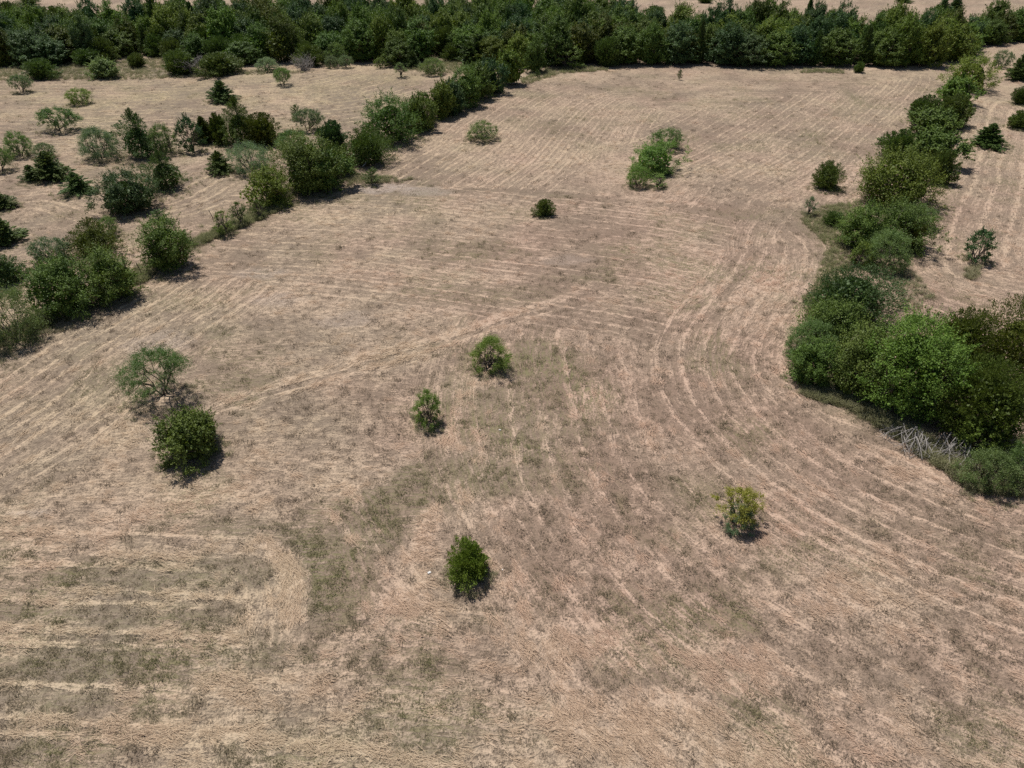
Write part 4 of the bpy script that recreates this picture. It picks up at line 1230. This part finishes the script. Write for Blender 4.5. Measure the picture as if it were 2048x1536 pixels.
while Yr < 285:
    step = 4.7 if Yr < 190 else 6.0
    half = 0.80 * depth_of(Yr)
    x = -half + (row % 2) * step / 2
    while x < half:
        X = x + wood_rng.uniform(-1.3, 1.3)
        Y = Yr + wood_rng.uniform(-1.5, 1.5)
        px, py = to_px(X, Y)
        front, back = np.interp(px, fx, fy), np.interp(px, bx_, by_)
        if back < py < front and -80 < px < 2130:
            WOOD.append((X, Y, px, py, front))
        x += step
    Yr += step * 0.92
    row += 1
for X, Y, px, py, front in WOOD:
    edge = front - py < 7
    q = wood_rng.random()
    if px < 700 and front - py < 12:
        w = [2, 1, 2, 7, 1, 1, 1.2, 0.5]
    elif px < 1000:
        w = [4, 4.5, 3, 2, 0.6, 1.5, 0.8, 0.2]
    else:
        w = [6, 5, 3, 0.7, 0.7, 1.5, 0.5, 0.0]
    kd = wood_rng.choices(KINDS, w)[0]
    kind, mat, name, what, cat = kd
    h = wood_rng.uniform(5.2, 9.0) + (1.6 if wood_rng.random() < 0.12 else 0) + (0.8 if front - py > 20 else 0)
    r = wood_rng.uniform(2.7, 4.1)
    if kind in ('jun', 'mesq', 'dead'):
        h *= 0.66
        r *= 0.85
    if kind == 'cone':
        r *= 0.7
    if edge and px < 1050:
        h *= 0.8
    if px > 1900:
        h *= 0.8
    sec = next(s for a, b, s in SECT if a <= px < b)
    rowname = 'front row' if front - py < 9 else ('second rank' if front - py < 20 else 'back')
    TREES.append((what, rowname, sec, px, (name, kind, mat, X, Y, r, h), cat, wood_rng.randrange(6 if kind == 'wood' else 3)))

ORD = ['', 'second', 'third', 'fourth', 'fifth', 'sixth', 'seventh', 'eighth', 'ninth', 'tenth', 'eleventh', 'twelfth', 'thirteenth', 'fourteenth', 'fifteenth',
       'sixteenth', 'seventeenth', 'eighteenth', 'nineteenth', 'twentieth'] + ['twenty-' + q for q in ('first', 'second', 'third', 'fourth', 'fifth', 'sixth', 'seventh',
       'eighth', 'ninth')] + ['thirtieth'] + ['thirty-' + q for q in ('first', 'second', 'third', 'fourth', 'fifth', 'sixth')]
ORD[0] = 'first'
RANK = {'front row': 'front row', 'second rank': 'inner rank', 'back': 'rear rank'}
TREES.sort(key=lambda q: q[3])
total, seen = {}, {}
for q in TREES:
    total[q[:3]] = total.get(q[:3], 0) + 1
for q in TREES:
    what, rowname, sec = q[:3]
    k = seen.get(q[:3], 0)
    seen[q[:3]] = k + 1
    if total[q[:3]] == 1:
        label = 'only %s in the %s, %s' % (what, RANK[rowname], sec)
    else:
        label = '%s %s from left, %s, %s' % (ORD[k], what, RANK[rowname], sec)
    name, kind, mat, X, Y, r, h = q[4]
    put(name, kind, mat, X, Y, r, h, label, q[5], '%ss, %s' % (what, sec), q[6])

# ------------------------------------------------------------------ scattered straw, stubble and weeds (stuff)
def blades_mesh(name, rng, n, length, width, rad, lift, upright=0.0, droop=0.4, comb=None):
    V, F, T = [], [], []
    for i in range(n):
        a = rng.uniform(0, 6.283)
        rr = rad * math.sqrt(rng.random())
        p = np.array([math.cos(a) * rr, math.sin(a) * rr, rng.uniform(0, lift)])
        b = rng.uniform(0, 6.283) if comb is None else rng.gauss(0, comb) + (math.pi if rng.random() < 0.5 else 0)
        L = length * rng.uniform(0.5, 1.3)
        el = upright * rng.uniform(0.6, 1.2)
        d = np.array([math.cos(b) * math.cos(el), math.sin(b) * math.cos(el), math.sin(el)])
        s = np.array([-math.sin(b), math.cos(b), rng.uniform(-0.5, 0.5)]) * width * 0.5
        mid = p + d * L * 0.5 + np.array([0, 0, 0.12 * L * (1 - upright / 1.6)])
        end = p + d * L - np.array([0, 0, droop * 0.2 * L])
        end[2] = max(end[2], 0.01)
        k = len(V)
        V += [p - s, p + s, mid + s, mid - s, end + s * 0.3, end - s * 0.3]
        F += [(k, k + 1, k + 2, k + 3), (k + 3, k + 2, k + 4, k + 5)]
        t = rng.random()
        T += [t, t]
    return mesh_from_arrays(name, np.array(V), np.array(F), {'tint': ('FACE', np.array(T))})

def scatter(name, protos, X, Y, Z, scale, tone, mat, label, head=None):
    """one stuff object: clumps placed on a cloud of points by geometry nodes"""
    n = len(X)
    rs = np.random.RandomState(n)
    me = bpy.data.meshes.new(name)
    me.vertices.add(n)
    me.vertices.foreach_set('co', np.stack([X, Y, Z], 1).astype(np.float32).ravel())
    rot = np.zeros((n, 3), np.float32)
    rot[:, 2] = rs.rand(n) * 6.283 if head is None else head + rs.normal(size=n) * 0.25
    rot[:, :2] = rs.normal(size=(n, 2)) * 0.10
    at = me.attributes.new('rot', 'FLOAT_VECTOR', 'POINT')
    at.data.foreach_set('vector', rot.ravel())
    for nm, v in (('scl', scale), ('tone', tone)):
        at = me.attributes.new(nm, 'FLOAT', 'POINT')
        at.data.foreach_set('value', np.ascontiguousarray(v, np.float32))
    at = me.attributes.new('pick', 'INT', 'POINT')
    at.data.foreach_set('value', rs.randint(0, len(protos), n).astype(np.int32))
    ob = bpy.data.objects.new(name, me)
    COL.objects.link(ob)
    ob['kind'] = 'stuff'
    ob['label'] = label
    coll = bpy.data.collections.new(name + '_clumps')
    for i, pm in enumerate(protos):
        pm.materials.append(mat)
        coll.objects.link(bpy.data.objects.new('%s_clump' % name, pm))
    ng = bpy.data.node_groups.new(name + '_nodes', 'GeometryNodeTree')
    ng.interface.new_socket('Geometry', in_out='INPUT', socket_type='NodeSocketGeometry')
    ng.interface.new_socket('Geometry', in_out='OUTPUT', socket_type='NodeSocketGeometry')
    gi, go = ng.nodes.new('NodeGroupInput'), ng.nodes.new('NodeGroupOutput')
    ci = ng.nodes.new('GeometryNodeCollectionInfo')
    ci.inputs['Collection'].default_value = coll
    ci.inputs['Separate Children'].default_value = True
    ip = ng.nodes.new('GeometryNodeInstanceOnPoints')
    ip.inputs['Pick Instance'].default_value = True

    def named(nm, dt):
        x = ng.nodes.new('GeometryNodeInputNamedAttribute')
        x.data_type = dt
        x.inputs['Name'].default_value = nm
        return x.outputs['Attribute']
    e2r = ng.nodes.new('FunctionNodeEulerToRotation')
    lk = ng.links.new
    lk(gi.outputs[0], ip.inputs['Points'])
    lk(ci.outputs[0], ip.inputs['Instance'])
    lk(named('pick', 'INT'), ip.inputs['Instance Index'])
    lk(named('rot', 'FLOAT_VECTOR'), e2r.inputs[0])
    lk(e2r.outputs[0], ip.inputs['Rotation'])
    lk(named('scl', 'FLOAT'), ip.inputs['Scale'])
    lk(ip.outputs[0], go.inputs[0])
    md = ob.modifiers.new('scatter', 'NODES')
    md.node_group = ng
    return ob

def dry_mat(name, c0, c1, green=None, trans=0.15, pink=None):
    m, nt, out = node_mat(name)
    c = mixrgb(nt, attr(nt, 'tint'), c0, c1)
    if pink:
        c = mixrgb(nt, attr(nt, 'tone', 'INSTANCER'), c, pink)
    if green:
        c = mixrgb(nt, attr(nt, 'tone', 'INSTANCER'), c, green)
    b = nn(nt, 'ShaderNodeBsdfDiffuse')
    nt.links.new(c, b.inputs[0])
    tr = nn(nt, 'ShaderNodeBsdfTranslucent')
    nt.links.new(c, tr.inputs[0])
    mx = nn(nt, 'ShaderNodeMixShader')
    mx.inputs[0].default_value = trans
    nt.links.new(b.outputs[0], mx.inputs[1])
    nt.links.new(tr.outputs[0], mx.inputs[2])
    nt.links.new(mx.outputs[0], out.inputs[0])
    return m

brng = random.Random(9)
srs = np.random.RandomState(12)
# candidate points, thinner with distance
NC = 130000
thc = srs.uniform(math.radians(9.5), math.radians(68), NC)
SY = CAM_H / np.tan(thc)
SX = srs.uniform(-1, 1, NC) * (4 + 0.80 * depth_of(SY))
s_, g_, p_, y_, gr_, hg_, mw_ = field(SX, SY)
SZ = relief(SX, SY) + hg_
fine = fbm(SX / 0.8, SY / 0.8, 91, 2)
dep = depth_of(SY)
keep = srs.rand(NC) < np.clip((s_ + (fine - 0.5) * 1.2 - 0.55) * 0.6, 0.0, 0.42)
scatter('hay_straw', [blades_mesh('straw_clump', brng, 24, 0.42, 0.016, 0.30, 0.03, comb=0.45) for _ in range(6)],
        SX[keep], SY[keep], SZ[keep], (0.5 + 0.6 * srs.rand(NC) ** 2)[keep] * (0.8 + dep[keep] / 120), np.clip(p_, 0, 1)[keep],
        dry_mat('cut_straw', (0.44, 0.335, 0.225), (0.58, 0.455, 0.315), pink=(0.50, 0.34, 0.245)), 'pale cut straw lying in ragged swaths over the mown field', head=mw_['head'][keep])
keep = srs.rand(NC) < np.clip((0.70 - s_ - (fine - 0.5) * 1.0) * 0.40, 0.03, 0.32)
scatter('grass_stubble', [blades_mesh('stubble_clump', brng, 22, 0.16, 0.016, 0.24, 0.01, 0.8) for _ in range(5)],
        SX[keep], SY[keep], SZ[keep], (0.5 + 0.7 * srs.rand(NC) ** 2)[keep] * (0.8 + dep[keep] / 120), np.clip(g_ * 1.0, 0, 0.8)[keep],
        dry_mat('stubble', (0.13, 0.10, 0.072), (0.30, 0.23, 0.16), (0.15, 0.152, 0.062)), 'short brown and olive stubble between the straw swaths')

# weeds: picture-traced patches of unmown grass, on the ground
WEEDS = [  # polygon, count, scale, green tone
    ([(1600, 440), (1640, 415), (1720, 402), (1730, 430), (1690, 470), (1702, 540), (1640, 600), (1612, 640), (1606, 600), (1640, 540), (1652, 490)], 1500, 0.8, 0.75),
    ([(1600, 770), (1690, 790), (1800, 850), (1920, 915), (2040, 960), (2060, 1000), (1940, 985), (1820, 900), (1700, 820), (1610, 795)], 1600, 1.0, 0.55),
    ([(0, 140), (60, 128), (230, 122), (330, 116), (480, 140), (640, 146), (520, 150), (240, 160), (0, 162)], 2600, 1.2, 0.45),
    ([(780, 128), (930, 122), (1000, 132), (900, 148), (800, 140)], 600, 1.2, 0.6),
    ([(1040, 160), (1090, 138), (1200, 134), (1220, 142), (1120, 148), (1050, 172)], 500, 1.2, 0.65),
    ([(1610, 139), (1680, 140), (1690, 147), (1600, 146)], 160, 1.1, 0.7),
    ([(700, 348), (760, 352), (830, 358), (800, 366), (720, 366), (690, 372)], 260, 1.0, 0.5),
    ([(1800, 530), (1830, 545), (1870, 600), (1850, 620), (1800, 620), (1790, 560)], 160, 0.9, 0.25),
    ([(380, 498), (500, 448), (560, 420), (560, 408), (440, 455), (376, 485)], 700, 1.0, 0.85),
    ([(262, 575), (300, 560), (300, 540), (262, 552)], 160, 1.0, 0.75),
    ([(60, 670), (110, 650), (100, 630), (60, 640)], 140, 1.0, 0.6),
    ([(650, 385), (720, 345), (690, 330), (640, 360)], 240, 1.0, 0.75),
    ([(1930, 560), (1950, 560), (1960, 535), (1930, 535)], 60, 1.0, 0.3),
]
WX, WY, WS, WT = [], [], [], []
for poly, cnt, sc, tn in WEEDS:
    wp = [ground_at(*p) for p in poly]
    xs, ys = zip(*wp)
    x = srs.uniform(min(xs), max(xs), cnt * 4)
    y = srs.uniform(min(ys), max(ys), cnt * 4)
    k = inside(wp, x, y)
    x, y = x[k][:cnt], y[k][:cnt]
    WX.append(x); WY.append(y)
    WS.append(sc * srs.uniform(0.5, 1.25, len(x)))
    WT.append(np.clip(tn + srs.normal(size=len(x)) * 0.22, 0, 1))
# along the foot of the left hedgerow and of the wood
tpar = srs.randint(0, len(HEDGE_L) - 1, 2600)
fr = srs.rand(2600)[:, None]
q = HEDGE_L[tpar] * (1 - fr) + HEDGE_L[tpar + 1] * fr + srs.normal(size=(2600, 2)) * 0.8
WX.append(q[:, 0]); WY.append(q[:, 1])
WS.append(srs.uniform(0.5, 1.1, 2600)); WT.append(np.clip(0.65 + srs.normal(size=2600) * 0.25, 0, 1))
# uncut weeds round the foot of every plant
for fx_, fy_, fr_ in FEET:
    if fy_ > 135:
        continue
    k = int(22 + 26 * fr_)
    a = srs.rand(k) * 6.283
    q = fr_ * (0.45 + 0.75 * srs.rand(k))
    WX.append(fx_ + np.cos(a) * q); WY.append(fy_ + np.sin(a) * q - 0.1 * fr_)
    WS.append(srs.uniform(0.35, 0.85, k)); WT.append(np.clip(0.4 + srs.normal(size=k) * 0.25, 0, 1))
WX, WY, WS, WT = map(np.concatenate, (WX, WY, WS, WT))
scatter('weedy_grass', [blades_mesh('weed_clump', brng, 26, 0.46, 0.02, 0.24, 0.02, 0.95) for _ in range(5)],
        WX, WY, relief(WX, WY), WS, WT,
        dry_mat('weed_blades', (0.24, 0.21, 0.13), (0.42, 0.37, 0.25), (0.230, 0.240, 0.105), 0.25), 'unmown greenish weeds along hedgerows and woodland edge')

# ------------------------------------------------------------------ brush pile, posts, litter
def tag(o, label, cat, group=None):
    o['label'] = label
    o['category'] = cat
    if group:
        o['group'] = group

X0, Y0 = ground_at(1858, 905)
pile = bpy.data.objects.new('brush_pile', None)
pile.location = (X0, Y0 - 0.1, z_at(X0, Y0))
pile.empty_display_size = 0.3
COL.objects.link(pile)
tag(pile, 'grey pile of dead branches under the huge olive juniper', 'brush pile')
prs = np.random.RandomState(77)
for i in range(60):
    T = Tubes(5)
    ux = prs.uniform(-2.0, 2.2)
    root_p = np.array([ux + 0.5, prs.uniform(-0.1, 1.5) - 0.5 * ux, prs.uniform(0.2, 1.1)])
    ang = math.radians(prs.uniform(185, 275))
    L = prs.uniform(0.9, 2.0)
    tip = root_p + np.array([math.cos(ang) * L, math.sin(ang) * L, -root_p[2] + prs.uniform(0.05, 0.35)])
    p = bend(root_p, tip, prs, 6, 0.08)
    T.add(p, prs.uniform(0.018, 0.045), 0.010)
    for k in range(5):
        b = p[prs.randint(1, 5)]
        e = b + unit(tip - root_p + prs.normal(size=3) * 0.9) * prs.uniform(0.35, 0.8)
        e[2] = max(e[2], 0.02)
        T.add(bend(b, e, prs, 4, 0.1), 0.014, 0.007)
    me = T.mesh('branch')
    me.materials.append(MAT['deadwood'])
    o = bpy.data.objects.new('branch', me)
    o.parent = pile
    COL.objects.link(o)

MAT['post'] = plain_mat('weathered_post', (0.06, 0.05, 0.042), (0.13, 0.11, 0.09), 9)
MAT['pale_board'] = plain_mat('pale_board', (0.55, 0.55, 0.54), (0.72, 0.72, 0.71), 6)
MAT['pale_stone'] = plain_mat('pale_stone', (0.62, 0.60, 0.56), (0.80, 0.78, 0.74), 9)

def post(px, py, h, lean, label):
    x, y = ground_at(px, py)
    T = Tubes(7)
    prng = np.random.RandomState(int(px))
    T.add(bend((0, 0, -0.3), (lean[0], lean[1], h), prng, 6, 0.012), 0.04, 0.034)
    T.add([(lean[0], lean[1], h), (lean[0] * 1.02, lean[1] * 1.02, h + 0.03)], 0.034, 0.010)
    me = T.mesh('fence_post')
    me.materials.append(MAT['post'])
    o = bpy.data.objects.new('fence_post', me)
    o.location = (x, y, z_at(x, y))
    COL.objects.link(o)
    tag(o, label, 'fence post', 'old fence posts along the left hedgerow')

post(285, 551, 1.3, (-0.25, 0.05), 'thin dark fence post left of the round hedgerow tree')
post(390, 494, 1.3, (-0.22, 0.05), 'thin dark fence post right of the round hedgerow tree')
post(427, 436, 0.9, (-0.35, 0.1), 'leaning dark post behind the nearest hedgerow sapling')

def slab(name, dims, loc, rot, mat, jitter, seed, label, cat):
    import bmesh
    bm = bmesh.new()
    bmesh.ops.create_cube(bm, size=1.0)
    bmesh.ops.subdivide_edges(bm, edges=bm.edges[:], cuts=2, use_grid_fill=True)
    rg = random.Random(seed)
    for v in bm.verts:
        if jitter > 0.1:
            v.co = v.co.normalized() * 0.5
        v.co = Vector((v.co.x * dims[0], v.co.y * dims[1], v.co.z * dims[2])) + Vector([rg.uniform(-1, 1) * jitter * d * 0.5 for d in dims])
    me = bpy.data.meshes.new(name)
    bm.to_mesh(me)
    bm.free()
    me.materials.append(MAT[mat])
    o = bpy.data.objects.new(name, me)
    o.location = loc
    o.rotation_euler = rot
    COL.objects.link(o)
    tag(o, label, cat)

x, y = ground_at(730, 333)
slab('white_board', (1.5, 0.16, 0.04), (x + 0.2, y + 0.2, z_at(x, y) + 0.55), (0, math.radians(-38), math.radians(35)), 'pale_board', 0.02, 1,
     'pale board leaning at the edge of the wide hedgerow juniper', 'board')
for k, (px, py, sz, lb) in enumerate([(859, 1146, 0.20, 'white stone on the ground left of the near juniper'), (1005, 1140, 0.10, 'small white stone right of the near juniper'),
                                      (1000, 860, 0.16, 'pale stone on the ground below the bright mesquite')]):
    x, y = ground_at(px, py)
    slab('stone', (sz, sz * 0.7, sz * 0.45), (x, y, z_at(x, y) + sz * 0.2), (0.1, 0.1, 0.5 + k), 'pale_stone', 0.16, 20 + k, lb, 'stone')
